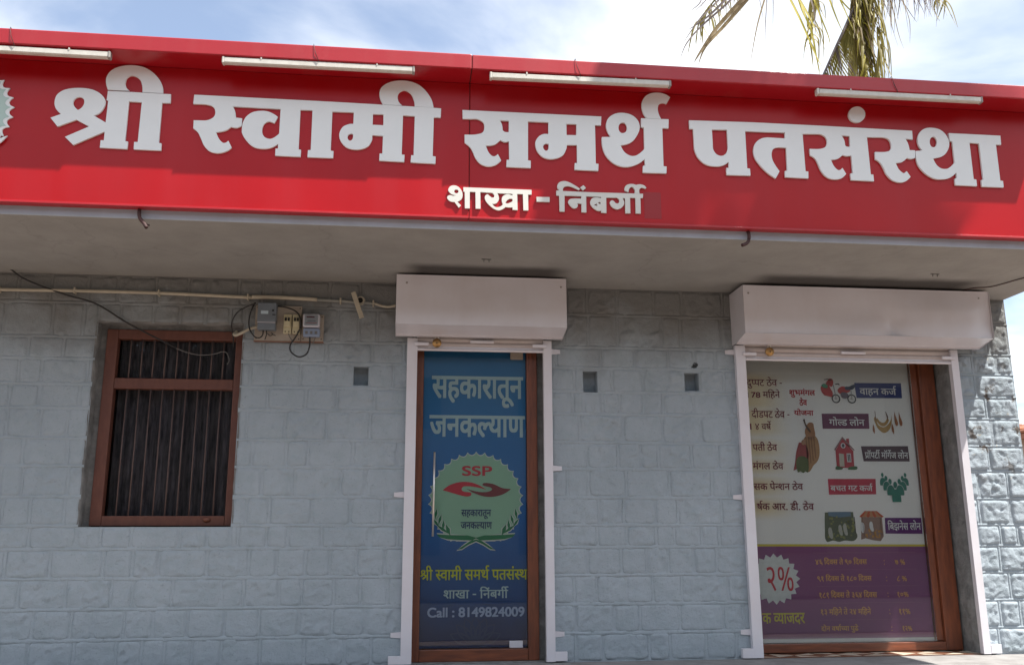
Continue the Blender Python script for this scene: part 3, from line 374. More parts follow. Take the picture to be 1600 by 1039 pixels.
GLYPHS='''260;|0;-185,772 -185,796o -152,830o -130,830 -107,830o -75,796o -75,772 -75,748o -107,714o -130,714 -152,714o -185,748o|1023;470,218 470,148o 379,80o 312,80 226,80o 92,208o 29,356 100,382 143,276o 243,153o 305,153 343,153o 391,188o 391,227 391,264o 350,322o 318,347 291,342o 260,341 255,411 323,413o 380,457o 380,494 380,530o 333,562o 302,562 265,562o 205,542o 171,525 146,594 172,608o 249,632o 298,632 376,632o 459,554o 459,495 459,417o 392,375 403,365o 412,355 450,350o 486,350 518,350o 568,356o 594,363 594,551 521,551 521,622 1038,622 1038,551 934,551 934,0 853,0 853,551 675,551 675,0 594,0 594,290 570,284o 524,279o 498,279 481,279o 455,282 470,252o|762;777,551 452,551 452,349 500,399o 569,399 634,399o 716,316o 716,239 716,193o 686,89o 651,39 579,80 604,112o 636,196o 636,237 636,284o 597,330o 562,330 508,330o 452,258 452,0 371,0 371,174 347,154o 276,118o 226,118 179,118o 96,156o 46,233o 46,290 46,370o 156,464o 244,464 267,464o 324,457o 339,454 333,381 317,385o 268,391o 249,391 191,391o 127,339o 127,292 127,239o 188,188o 228,188 272,188o 341,230o 371,260 371,551 0,551 0,622 777,622|818;729,551 729,0 648,0 648,45 613,26o 530,7o 488,7 380,7o 183,114o 85,239 58,274o 40,319o 40,338 40,359o 70,393o 104,393 129,393o 166,370o 181,350 202,369o 217,428o 217,458 217,484o 210,531o 201,551 0,551 0,622 833,622 833,551/534,232 569,232o 627,261o 648,280 648,551 281,551 298,514o 298,458 298,376o 228,280o 166,253 236,169o 391,79o 490,79 533,79o 611,99o 648,122 648,198 625,184o 561,164o 521,164 474,164o 399,203o 356,273o 356,319 356,392o 452,473o 531,473 548,473o 602,468o 616,463 610,394 595,398o 558,404o 540,404 492,404o 437,360o 437,316 437,273o 492,232o|563;208,551 208,234 208,208o 183,178o 160,178 134,178o 79,220o 41,280o 41,308 41,331o 68,359o 102,359 127,359 127,551 0,551 0,622 578,622 578,551 474,551 474,0 393,0 393,551|634;649,551 545,551 545,0 465,0 465,165 439,148o 367,118o 317,118 240,118o 141,204o 141,275 141,304o 166,355o 185,371 38,369 38,441 331,441 349,441o 385,440o 389,440 382,370 350,370 292,370o 221,321o 221,274 221,231o 279,188o 317,188 367,188o 438,231o 465,260 465,551 0,551 0,622 649,622|742;653,551 653,0 572,0 572,370 435,370 394,370o 378,373 414,343o 458,263o 458,218 458,172o 417,110o 350,80o 310,80 257,80o 161,141o 73,282o 31,401 102,426 148,292o 248,153o 306,153 338,153o 379,187o 379,227 379,271o 318,349o 273,377 302,441 572,441 572,551 0,551 0,622 757,622 757,551|756;271,222 242,222o 184,208o 161,197 114,225o 50,301o 50,352 50,380o 70,420o 87,433 110,450o 167,465o 218,465 314,465 314,551 0,551 0,622 771,622 771,551 667,551 667,0 586,0 586,209 561,202o 513,197o 484,197 464,197o 438,202 447,180o 447,154 447,89o 364,14o 289,4 318,-8o 381,-30o 415,-40 382,-110 325,-84o 221,-27o 176,1 117,4o 48,33o 48,65 48,87o 75,116o 101,116 121,116o 164,95o 194,70 208,68o 219,68 289,68o 366,109o 366,153 366,186o 317,222o/480,268 534,268o 586,283 586,551 395,551 395,394 211,394 180,394o 154,388o 145,381 130,369o 130,347 130,323o 158,290o 174,277 220,294o 275,294 317,294o 352,281 380,275o 441,268o|504;519,551 371,551 371,349 316,349 268,349o 204,333o 181,318 126,280o 126,215 126,167o 170,104o 241,74o 283,74 337,74o 413,99o 455,121 482,47 438,27o 339,0o 286,0 217,0o 108,52o 46,150o 46,220 46,285o 114,374o 225,420o 288,420 290,420 290,551 0,551 0,622 519,622|585;600,551 371,551 371,414 451,384o 539,271o 539,198 539,128o 473,41o 363,0o 297,0 184,0o 46,113o 46,216 46,283o 114,374o 225,420o 287,420 290,420 290,551 0,551 0,622 600,622/293,72 364,72o 458,133o 458,200 458,248o 400,325o 343,349 308,349 234,349o 187,321 159,304o 126,249o 126,210 126,140o 221,72o|577;358,222 329,222o 271,208o 248,197 201,225o 137,301o 137,352 137,380o 157,420o 174,433 197,450o 259,465o 308,465 401,465 401,551 0,551 0,622 592,622 592,551 482,551 482,394 298,394 267,394o 241,388o 232,381 217,369o 217,347 217,323o 245,290o 261,277 307,294o 362,294 436,294o 534,219o 534,154 534,87o 436,0o 337,0 239,0o 84,88o 25,158 86,207 143,139o 262,74o 337,74 453,74o 453,152 453,187o 404,222o|563;307,0 229,0o 112,55o 46,158o 46,231 46,301o 118,396o 236,445o 305,446 305,551 0,551 0,622 577,622 577,551 385,551 385,375 346,375 282,375o 213,358o 188,341 158,322o 126,262o 126,221 126,163o 190,89o 248,75 233,115o 233,157 233,191o 266,251o 331,288o 380,288 429,288o 492,251o 523,191o 523,157 523,87o 408,0o/306,140 306,103o 323,70 378,71o 448,116o 448,157 448,187o 413,221o 385,221 350,221o 306,178o|723;634,551 634,0 553,0 553,551 420,551 420,321 420,279o 403,221o 385,198 364,173o 298,146o 251,146 158,146o 114,205 97,228o 79,298o 79,352 79,551 0,551 0,622 737,622 737,551/249,217 301,217o 321,249 332,266o 339,310o 339,353 339,551 160,551 160,353 160,314o 168,268o 178,251 189,235o 222,217o|570;481,551 481,0 400,0 400,328 291,328 230,328o 169,316o 150,299 126,280o 126,237 126,188o 200,97o 271,40 217,-12 171,28o 92,108o 45,194o 45,242 45,277o 72,333o 93,351 122,376o 204,399o 272,399 400,399 400,551 0,551 0,622 584,622 584,551|642;553,551 553,0 472,0 472,180 443,161o 363,132o 308,132 223,132o 104,229o 83,322 178,342o 255,413o 255,467 255,517o 208,568o 171,568 146,568o 114,544o 114,521 114,470o 195,461 187,391 122,400o 46,461o 46,519 46,575o 119,632o 172,632 213,632o 288,597o 336,525o 336,469 336,395o 256,303o 182,274 205,238o 263,203o 314,203 366,203o 440,243o 472,275 472,551 390,551 390,622 656,622 656,551|520;413,-58 392,-24o 354,46o 342,73 330,71o 302,68o 287,68 245,68o 160,89o 89,136o 46,215o 46,272 46,316o 77,379o 102,401 135,430o 231,456o 290,456 295,456 295,551 0,551 0,622 534,622 534,551 376,551 376,385 327,385 269,385o 198,371o 173,355 151,340o 126,294o 126,262 126,209o 205,140o 287,140 293,140o 305,140o 312,141 306,161o 306,176 306,211o 348,240o 373,240 416,240o 461,191o 461,162 461,130o 432,95o 410,86 422,62o 455,11o 480,-24|555;0,622 569,622 569,551 466,551 466,0 385,0 385,298 204,298 204,244 204,216o 176,188o 153,188 129,188o 75,230o 37,290o 37,318 37,341o 64,369o 98,369 385,369 385,551 0,551|568;479,551 479,0 398,0 398,191 369,172o 301,146o 254,146 214,146o 149,173o 128,194 103,221o 79,294o 79,358 79,551 0,551 0,622 583,622 583,551/398,551 160,551 160,369 160,328o 166,280o 179,251o 190,240 213,217o 263,217 303,217o 373,255o 398,280|571;585,551 482,551 482,0 401,0 401,165 374,147o 297,118o 241,118 185,118o 96,160o 46,235o 46,286 46,372o 167,464o 265,464 279,464o 319,461o 358,457o 369,454 363,385 343,389o 293,395o 268,395 248,395o 230,392 365,224 384,238o 401,256 401,551 0,551 0,622 585,622/127,287 127,235o 194,184o 242,184 260,184o 293,190o 308,195 168,370 127,342o|703;174,632 211,632o 269,611o 291,586 309,567o 332,499o 332,437 332,321 533,321 533,551 402,551 402,622 717,622 717,551 614,551 614,0 533,0 533,250 332,250 332,213 332,180o 303,151o 283,151 264,151o 222,176o 186,215o 164,259o 164,278 164,296o 191,321o 224,321 253,321 253,426 253,473o 243,523o 232,538 212,568o 169,568 142,568o 114,542o 114,521 114,493o 161,463o 218,460 210,389 135,395o 46,456o 46,520 46,579o 122,632o|598;509,551 509,0 428,0 428,250 207,250 207,213 207,180o 178,151o 159,151 140,151o 98,176o 62,215o 39,259o 39,278 39,296o 66,321o 100,321 126,321 126,551 0,551 0,622 612,622 612,551/428,551 207,551 207,321 428,321|580;595,622 595,551 491,551 491,0 410,0 410,179 382,161o 304,132o 253,132 163,132o 52,253o 38,353 100,366o 160,413o 160,457 160,485o 137,533o 123,551 0,551 0,622/129,301 149,252o 210,203o 259,203 309,203o 383,245o 410,274 410,551 211,551 240,499o 240,445 240,337o|409;395,42 341,-12 282,37o 178,137o 98,225o 75,256 53,287o 40,323o 40,340 40,359o 70,393o 104,393 129,393o 166,370o 181,349 220,369o 256,429o 256,468 256,491o 246,536o 239,551 0,551 0,622 424,622 424,551 320,551 336,516o 336,458 336,403o 292,327o 216,274o 167,254 212,202o 331,91o|678;0,551 0,622 693,622 693,551 589,551 589,0 508,0 508,355 502,356o 494,356 470,356o 420,332o 374,269o 356,208 279,232 291,278o 311,313 287,331o 239,353o 209,353 169,353o 126,307o 126,271 126,233o 169,164o 251,89o 309,40 255,-12 197,38o 101,129o 45,222o 45,275 45,328o 94,395o 168,426o 204,426 248,426o 321,397o 354,370 412,426o 499,426 504,426o 508,426 508,551|556;571,551 467,551 467,0 387,0 387,165 361,147o 286,118o 233,118 179,118o 95,160o 46,235o 46,286 46,372o 161,464o 255,464 268,464o 307,461o 344,457o 354,454 349,381 330,385o 282,391o 259,391 197,391o 127,337o 127,287 127,236o 190,188o 235,188 287,188o 362,233o 387,260 387,551 0,551 0,622 571,622|680;122,189 87,189o 40,224o 40,255 40,284o 76,314o 104,314 122,314o 161,299o 191,276 241,292o 305,378o 305,443 305,499o 246,566o 199,566 168,566o 138,539o 138,516 138,501o 157,466o 214,442o 270,440 253,370 159,376o 66,459o 66,517 66,568o 137,632o 204,632 251,632o 333,589o 384,504o 384,440 384,371o 315,254o 254,221 299,182o 383,87o 414,43 350,-1 299,71o 216,164o 179,194 152,189o/591,551 591,0 510,0 510,551 421,551 421,622 695,622 695,551|578;593,622 593,551 489,551 489,0 408,0 408,191 378,174o 304,146o 254,146 214,146o 149,173o 128,194 103,221o 79,294o 79,358 79,551 0,551 0,622/408,551 205,551 408,287/189,240 212,217o 262,217 288,217o 338,233o 360,245 159,507 159,369 159,328o 165,280o 178,251o|676;587,551 587,0 506,0 506,266 477,257o 419,251o 380,251 338,251o 245,266o 212,277 192,264o 167,253 208,201o 319,91o 380,42 326,-12 270,37o 171,137o 95,225o 73,256 51,287o 40,323o 40,340 40,359o 70,393o 104,393 129,393o 166,370o 181,350 202,369o 217,428o 217,458 217,488o 208,536o 201,551 0,551 0,622 691,622 691,551/369,322 408,322o 472,330o 506,339 506,551 281,551 288,534o 298,488o 298,458 298,416o 279,354o 262,333 314,322o|531;321,69 357,80o 403,116o 403,148 403,186o 345,229o 280,229 211,229o 138,172o 138,124 138,93o 161,35o 232,-36o 302,-89 248,-142 157,-71o 58,53o 58,130 58,168o 89,227o 115,248 96,266o 69,318o 69,352 69,380o 89,420o 106,433 129,450o 188,465o 229,465 361,465 361,551 0,551 0,622 546,622 546,551 442,551 442,394 230,394 199,394o 173,388o 164,381 149,369o 149,347 149,327o 169,296o 183,284 230,300o 284,300 353,300o 440,258o 481,191o 481,153 481,95o 413,19o 348,2|259;170,551 170,0 89,0 89,551 0,551 0,622 273,622 273,551|259;89,551 0,551 0,622 80,622 68,644o 53,694o 53,724 53,802o 169,896o 266,896 407,896o 625,743o 704,615 620,615 467,824o 283,824 213,824o 134,765o 134,714 134,684o 153,639o 165,622 273,622 273,551 170,551 170,0 89,0|259;-185,615 -202,650o -220,714o -220,748 -220,813o -136,896o -61,896 -1,896o 79,839o 137,718o 163,622 273,622 273,551 170,551 170,0 89,0 89,551 0,551 0,622 87,622 59,726o -2,825o -57,825 -97,825o -139,776o -139,733 -139,699o -119,644o -105,615|0;-248,-12 -194,11o -136,11 -61,11o 22,-66o 22,-129 22,-190o -71,-268o -157,-268 -254,-268o -395,-176o -455,-100 -394,-57 -355,-105o -285,-167o -206,-196o -157,-196 -51,-196o -51,-122 -51,-89o -100,-57o -131,-57 -158,-57o -201,-68o -222,-79|0;-63,-245 -88,-255o -145,-268o -173,-268 -248,-268o -333,-189o -333,-126 -333,-69o -241,11o -162,11 -87,11o 25,-45o 111,-136o 145,-189 83,-228 29,-145o -83,-57o -156,-57 -207,-57o -259,-96o -259,-128 -259,-166o -209,-196o -178,-196 -151,-196o -109,-185o -88,-175|0;-169,615 -190,694o -231,785o -281,823o -315,823 -337,823o -371,814o -385,809 -409,882 -370,896o -318,896 -264,896o -185,845o -122,722o -94,615|259;170,551 170,0 89,0 89,551 0,551 0,622 273,622 273,551/298,863 275,763o 168,680o 91,680 19,680o -89,769o -123,863 -52,887 -26,817o 41,749o 94,749 151,749o 206,822o 222,889|259;170,551 170,0 89,0 89,551 0,551 0,622 273,622 273,551/90,615 69,694o 28,785o -22,823o -56,823 -78,823o -112,814o -126,809 -150,882 -111,896o -59,896 -5,896o 74,845o 137,722o 165,615|551;275,121 217,121o 126,172o 75,263o 75,321 75,380o 126,469o 216,520o 274,520 333,520o 424,469o 476,378o 476,319 476,261o 425,171o 334,121o/273,192 326,192o 394,266o 394,322 394,379o 330,449o 277,449 225,449o 157,375o 157,318 157,262o 221,192o|551;275,632 347,632o 429,556o 429,499 429,460o 394,387o 312,306o 241,256 362,160 402,129o 433,69o 433,34 433,3o 408,-50o 386,-79 321,-30 335,-15o 350,15o 350,34 350,54o 333,84o 310,103 128,254 132,276 238,344o 348,448o 348,498 348,530o 307,562o 276,562 245,562o 210,534o 210,510 210,488o 241,455o 280,444 231,386 182,407o 134,469o 134,517 134,544o 163,597o 226,632o|551;477,33 413,-12 318,132o 239,208 213,204o 187,204 152,204o 104,239o 104,270 104,299o 140,329o 168,329 187,329o 225,313o 255,291 298,306o 360,385o 360,442 360,501o 295,561o 243,561 208,561o 148,545o 110,526 84,595 121,614o 204,632o 247,632 302,632o 391,590o 443,505o 443,440 443,370o 373,262o 316,233 361,189o 448,77o|551;90,594 115,608o 195,632o 248,632 328,632o 417,559o 417,498 417,424o 358,384 406,365o 450,299o 450,257 450,206o 387,129o 329,108 359,78o 418,9o 442,-25 377,-67 342,-17o 282,61o 254,91 225,87o 193,87 159,87o 111,122o 111,152 111,182o 147,212o 175,212 195,212o 240,195o 274,167 322,176o 367,224o 367,260 367,295o 314,343o 264,346 231,340o 193,340 189,411 249,411o 313,432o 338,470o 338,495 338,530o 290,562o 252,562 218,562o 150,542o 115,525|551;428,127 428,72o 347,-2o 277,-2 234,-2o 163,31o 120,91o 120,131 120,158o 135,208o 179,273o 225,320 171,374o 106,451o 73,509o 62,556o 62,579 62,591o 66,618o 69,632 154,617 147,597o 147,579 147,556o 164,504o 219,430o 275,375 330,431o 386,506o 406,556o 406,576 406,595o 399,617 483,632 490,604o 490,579 490,553o 477,505o 443,449o 378,374o 327,322 374,273o 417,204o 428,151o/200,138 200,111o 234,69o 274,69 308,69o 348,107o 348,136 348,151o 338,185o 307,232o 274,266 242,233o 210,186o 200,152o|551;470,-67 454,-40o 420,25o 391,86o 384,106 372,105o 347,104o 335,104 269,104o 178,150o 132,227o 132,272 132,299o 155,353o 180,373 144,394o 103,457o 103,501 103,565o 208,632o 288,632 314,632o 377,626o 391,622 385,552 367,556o 322,563o 292,563 184,563o 184,492 184,461o 223,424o 254,414 289,423o 333,423 347,423o 375,421o 384,419 377,350 367,351o 341,352o 324,352 274,352o 212,310o 212,266 212,220o 282,174o 332,174 338,174o 351,174o 357,175 354,185o 352,204o 352,210 352,245o 393,274o 418,274 461,274o 506,225o 506,196 506,166o 475,129o 451,120 465,87o 515,2o 542,-35|551;512,270 512,153o 412,49o 334,49 273,49o 176,99o 103,218o 52,420o 38,573 118,588 130,440o 179,232o 264,123o 330,123 391,123o 432,205o 432,275 432,326o 407,414o 358,468o 322,468 297,468o 269,441o 269,418 269,400o 291,367o 349,345o 401,342 384,272 285,280o 193,362o 193,420 193,473o 262,539o 322,539 380,539o 465,469o 512,347o|551;273,0 222,0o 130,36o 72,112o 72,171 72,202o 91,264o 138,338o 180,388 382,632 444,579 233,324 187,269o 154,202o 154,168 154,117o 220,74o 268,74 319,74o 413,108o 465,142 501,68 455,41o 343,0o|551;71,470 71,515o 112,589o 188,632o 240,632 317,632o 407,539o 407,465 407,400o 336,317o 271,307 282,300o 305,284o 317,274 460,158 496,129o 527,69o 527,34 527,3o 502,-50o 480,-79 416,-30 430,-15o 444,15o 444,34 444,54o 427,84o 404,103 166,300 111,346o 71,426o/151,464 151,422o 199,371o 237,371 278,371o 326,425o 326,467 326,508o 279,561o 240,561 201,561o 151,508o|0;-190,615 -211,650o -240,726o -240,762 -240,829o -151,896o -85,896 -53,896o 1,883o 21,872 -1,806 -18,815o -56,827o -78,827 -118,827o -160,782o -160,747 -160,714o -133,651o -108,615|396;0,622 410,622 410,551 0,551/509,200 491,185o 438,146o 365,118o 317,118 240,118o 141,204o 141,275 141,304o 166,355o 185,371 38,369 38,441 331,441 349,441o 385,440o 389,440 382,370 350,370 292,370o 221,321o 221,274 221,231o 279,188o 317,188 368,188o 441,233o 469,262|308;160,551 160,369 160,328o 166,280o 179,251o 190,240 213,217o 263,217 304,217o 375,257o 400,282 436,214 396,186o 313,146o 254,146 214,146o 149,173o 128,194 103,221o 79,294o 79,358 79,551 0,551 0,622 322,622 322,551|500;0,622 515,622 515,551 0,551/537,349 517,356o 494,356 470,356o 420,332o 374,269o 356,208 279,232 291,278o 311,313 288,331o 239,353o 209,353 169,353o 126,307o 126,271 126,233o 169,164o 251,89o 309,40 255,-12 197,38o 101,129o 45,222o 45,275 45,328o 94,395o 167,426o 204,426 248,426o 321,397o 354,370 413,426o 500,426 514,426o 545,422o 556,417|389;369,322 400,322o 450,327o 478,332 486,260 461,255o 409,251o 380,251 338,251o 245,266o 212,277 192,264o 167,253 208,201o 319,91o 380,42 326,-12 270,37o 171,137o 95,225o 73,256 51,287o 40,323o 40,340 40,359o 70,393o 104,393 129,393o 166,370o 181,350 202,369o 217,428o 217,458 217,488o 208,536o 201,551 0,551 0,622 403,622 403,551 281,551 288,534o 298,488o 298,458 298,416o 279,354o 262,333 314,322o|568;45,53 214,153 160,162o 128,194 103,221o 79,294o 79,358 79,551 0,551 0,622 583,622 583,551 479,551 479,0 398,0 398,193 92,-13/398,551 160,551 160,369 160,328o 166,280o 179,251o 190,240 213,217o 262,217 301,217o 373,255o 398,280|707;243,40 195,107 447,258 389,270o 295,298o 257,314 214,286o 123,229o 76,202 28,270 69,290o 146,333o 183,354 130,392o 89,464o 89,503 89,556o 174,632o 247,632 313,632o 399,559o 399,500 399,457o 354,388o 319,361 363,344o 483,316o 537,310 537,551 461,551 461,622 722,622 722,551 618,551 618,0 537,0 537,234/168,497 168,473o 202,419o 248,393 281,415o 318,469o 318,500 318,534o 278,566o 244,566 215,566o 168,532o|520;296,-12 335,5o 378,9 367,27o 349,59o 342,73 330,71o 302,68o 287,68 245,68o 160,89o 89,136o 46,215o 46,272 46,316o 77,379o 102,401 135,430o 231,456o 290,456 295,456 295,551 0,551 0,622 534,622 534,551 376,551 376,385 327,385 269,385o 198,371o 173,355 151,340o 126,294o 126,262 126,209o 205,140o 287,140 293,140o 305,140o 312,141 306,161o 306,176 306,211o 348,240o 373,240 416,240o 461,191o 461,162 461,130o 432,95o 410,86 420,68o 443,29o 459,5 510,-7o 566,-78o 566,-129 566,-190o 473,-268o 387,-268 290,-268o 149,-176o 89,-100 150,-57 189,-105o 259,-167o 338,-196o 387,-196 493,-196o 493,-122 493,-89o 444,-57o 413,-57 386,-57o 343,-68o 322,-79|259;89,551 0,551 0,622 87,622 59,726o -2,825o -57,825 -97,825o -139,776o -139,733 -139,699o -119,644o -105,615 -185,615 -202,650o -220,714o -220,748 -220,813o -136,896o -61,896 -17,896o 45,865o 71,833 88,864o 154,896o 198,896 230,896o 284,883o 304,872 282,806 265,815o 227,827o 205,827 165,827o 123,782o 123,747 123,746o 123,746 134,720o 153,658o 163,622 273,622 273,551 170,551 170,0 89,0|0;-169,615 -190,694o -231,785o -281,823o -315,823 -337,823o -371,814o -385,809 -409,882 -370,896o -318,896 -269,896o -209,862o -181,819 -156,896o -55,896 -23,896o 31,883o 51,872 29,806 12,815o -26,827o -48,827 -88,827o -130,782o -130,747 -130,736o -129,726 -111,679o -94,615|995;205,298 205,244 205,216o 176,188o 153,188 129,188o 75,230o 37,290o 37,318 37,341o 64,369o 98,369 385,369 385,307 399,314o 419,314 437,314o 476,299o 506,276 556,292o 620,378o 620,443 620,499o 561,566o 514,566 483,566o 453,539o 453,516 453,501o 472,466o 529,442o 585,440 568,370 474,376o 381,459o 381,517 381,568o 452,632o 519,632 566,632o 648,589o 699,504o 699,440 699,371o 630,254o 569,221 614,182o 698,87o 729,43 665,-1 614,71o 531,164o 494,194 467,189o 437,189 402,189o 355,224o 355,255 355,283o 372,298/0,622 331,622 331,551 0,551/906,551 906,0 825,0 825,551 736,551 736,622 1010,622 1010,551|952;204,426 248,426o 321,397o 354,370 414,426o 502,426 521,426o 538,423 543,429o 549,433 572,450o 634,465o 683,465 776,465 776,551 0,551 0,622 967,622 967,551 857,551 857,394 673,394 642,394o 616,388o 607,381 592,369o 592,347 592,323o 620,290o 636,277 682,294o 737,294 811,294o 909,219o 909,154 909,87o 811,0o 712,0 614,0o 459,88o 400,158 461,207 518,139o 637,74o 712,74 828,74o 828,152 828,187o 779,222o 733,222 704,222o 646,208o 623,197 576,225o 512,301o 512,352 512,354o 512,355 504,356o 496,356 471,356o 420,332o 374,269o 356,208 279,232 291,278o 311,313 288,331o 239,353o 209,353 169,353o 126,307o 126,271 126,233o 169,164o 251,89o 309,40 255,-12 197,38o 101,129o 45,222o 45,275 45,328o 94,395o 167,426o|922;255,464 268,464o 307,461o 344,457o 354,454 349,381 330,385o 282,391o 259,391 197,391o 127,337o 127,287 127,236o 191,188o 240,188 284,188o 369,233o 400,274 386,310o 380,353 442,366o 502,413o 502,457 502,485o 479,533o 465,551 0,551 0,622 937,622 937,551 833,551 833,0 752,0 752,179 724,161o 646,132o 595,132 546,132o 468,170o 440,204 416,182o 359,143o 284,118o 233,118 181,118o 96,160o 46,235o 46,286 46,372o 161,464o/471,301 491,252o 552,203o 601,203 651,203o 725,245o 752,274 752,551 553,551 582,499o 582,445 582,337o|1022;380,42 326,-12 270,37o 171,137o 95,225o 73,256 51,287o 40,323o 40,340 40,359o 70,393o 104,393 129,393o 166,370o 181,350 202,369o 217,428o 217,458 217,488o 208,536o 201,551 0,551 0,622 494,622 520,632o 552,632 593,632o 668,597o 716,525o 716,469 716,395o 636,303o 562,274 585,238o 643,203o 694,203 746,203o 820,243o 852,275 852,551 770,551 770,622 1036,622 1036,551 933,551 933,0 852,0 852,180 823,161o 743,132o 688,132 619,132o 513,197o 484,259 436,251o 380,251 338,251o 245,266o 212,277 192,264o 167,253 208,201o 319,91o/369,322 410,322o 479,328o 519,337 582,358o 635,422o 635,467 635,517o 588,568o 551,568 526,568o 494,544o 494,521 494,470o 575,461 567,391 502,400o 426,461o 426,519 426,536o 430,551 281,551 288,534o 298,488o 298,458 298,416o 279,354o 262,333 314,322o|828;202,271 131,271o 57,367o 57,452 57,538o 126,632o 202,632 274,632o 349,538o 349,452 349,367o 279,271o/569,622 646,622 261,0 183,0/201,334 276,334o 276,452 276,569o 201,569 163,569o 129,511o 129,452 129,394o 163,334o/624,-10 552,-10o 479,87o 479,171 479,257o 548,352o 624,352 697,352o 770,257o 770,171 770,87o 701,-10o/624,55 699,55o 699,171 699,289o 624,289 586,289o 552,230o 552,171 552,113o 586,55o|340;49,338 291,338 291,256 49,256|268;72,54 72,91o 108,121o 133,121 159,121o 196,91o 196,54 196,18o 159,-14o 133,-14 108,-14o 72,18o|294;147,414 121,414o 85,446o 85,482 85,520o 121,550o 147,550 173,550o 209,520o 209,482 209,446o 173,414o/147,-14 121,-14o 85,18o 85,54 85,92o 121,122o 147,122 173,122o 209,92o 209,54 209,18o 173,-14o'''
WORDS={'sahakar':[28,29,3,30,23,30,14,34,17],'jan':[7,17,3,50,22,30,13],'shri':[53,32,0,51,25,30,21,32,0,28,21,15,47,0,18,14,28,1,60,30],'shakha':[26,30,4,30,0,62,0,31,17,1,19,5,55],'dup':[54,49,18,9,0,10,35,25,0,62],'did':[16,32,11,18,9,0,10,35,25,0,62],'v4':[42,0,25,27,56],'lakh':[18,14,32,0,10,35,25],'mang':[21,1,5,24,0,10,35,25],'pens':[28,3,0,18,35,57,17,0,10,35,25],'rd':[27,47,3,0,2,23,63,0,11,32,63,0,10,35,25],'shubh':[26,33,20,21,1,5,24],'thev':[10,35,25],'yoj':[22,37,7,17,30],'mah':[21,31,29,17,35],'vahan':[25,30,29,17,0,3,7,47],'gold':[5,37,58,0,24,37,17],'prop':[52,36,18,9,55,0,21,36,5,56,7,0,24,37,17],'bachat':[19,6,14,0,5,9,0,3,7,47],'biz':[31,19,8,17,35,28,0,24,37,17],'r1':[42,43,0,31,16,25,28,0,14,35,0,46,38,0,31,16,25,28],'r2':[46,39,0,31,16,25,28,0,14,35,0,39,45,38,0,31,16,25,28],'r3':[39,45,39,0,31,16,25,28,0,14,35,0,41,43,42,0,31,16,25,28],'r4':[39,41,0,21,31,29,17,35,0,14,35,0,40,42,0,21,31,29,17,35],'r5':[16,37,17,0,25,27,30,47,48,22,30,0,18,33,12,35],'p7':[44,0,61],'p8':[45,0,61],'p10':[39,38,61],'p11':[39,39,61],'p12':[39,40,61],'colon':[64],'vyaj':[3,0,59,30,7,16,23],'two':[40,61]}
POST=[
('dup',2.724,3.024,2.790,2.738,'mar',8),
('mah',2.853,2.996,2.691,2.643,'mar',8),
('did',2.750,3.068,2.534,2.480,'mar',8),
('v4',2.770,2.903,2.432,2.384,'mar',8),
('shubh',3.075,3.294,2.708,2.666,'crim',16),
('thev',3.156,3.219,2.628,2.583,'crim',16),
('yoj',3.106,3.267,2.541,2.503,'crim',16),
('lakh',2.742,2.942,2.266,2.216,'mar',12),
('mang',2.733,2.984,2.118,2.070,'mar',12),
('pens',2.730,3.134,1.958,1.909,'mar',12),
('rd',2.746,3.211,1.803,1.753,'mar',12),
('vahan',3.679,3.992,2.732,2.680,'wh',14),
('gold',3.396,3.695,2.473,2.425,'wh',14),
('prop',3.676,4.041,2.210,2.163,'wh',14),
('bachat',3.363,3.713,1.944,1.902,'wh',14),
('biz',3.814,4.089,1.651,1.600,'wh',14),
('r1',3.189,3.611,1.373,1.337,'gold',14),
('r2',3.193,3.639,1.247,1.212,'gold',14),
('r3',3.196,3.671,1.125,1.087,'gold',14),
('r4',3.199,3.610,1.000,0.962,'gold',14),
('r5',3.198,3.496,0.875,0.842,'gold',14),
('colon',3.750,3.762,1.372,1.333,'gold',10),
('colon',3.757,3.769,1.246,1.208,'gold',10),
('colon',3.757,3.769,1.126,1.089,'gold',10),
('colon',3.758,3.770,0.999,0.961,'gold',10),
('colon',3.763,3.775,0.872,0.836,'gold',10),
('p7',3.844,3.929,1.371,1.332,'gold',12),
('p8',3.846,3.931,1.245,1.207,'gold',12),
('p10',3.834,3.933,1.125,1.088,'gold',12),
('p11',3.836,3.934,0.998,0.959,'gold',12),
('p12',3.852,3.935,0.870,0.835,'gold',12),
('vyaj',2.736,3.070,0.977,0.903,'yel',22),
('two',2.778,3.009,1.318,1.143,'crim',6),
]
DOORT=[
('sahakar',0.189,0.876,2.745,2.583,'pale',26),
('jan',0.175,0.889,2.445,2.290,'pale',26),
('sahakar',0.417,0.636,1.748,1.702,'navy',18),
('jan',0.413,0.643,1.658,1.611,'navy',18),
('shri',0.122,0.928,1.318,1.248,'lime',16),
('shakha',0.291,0.760,1.175,1.119,'pale',16),
]
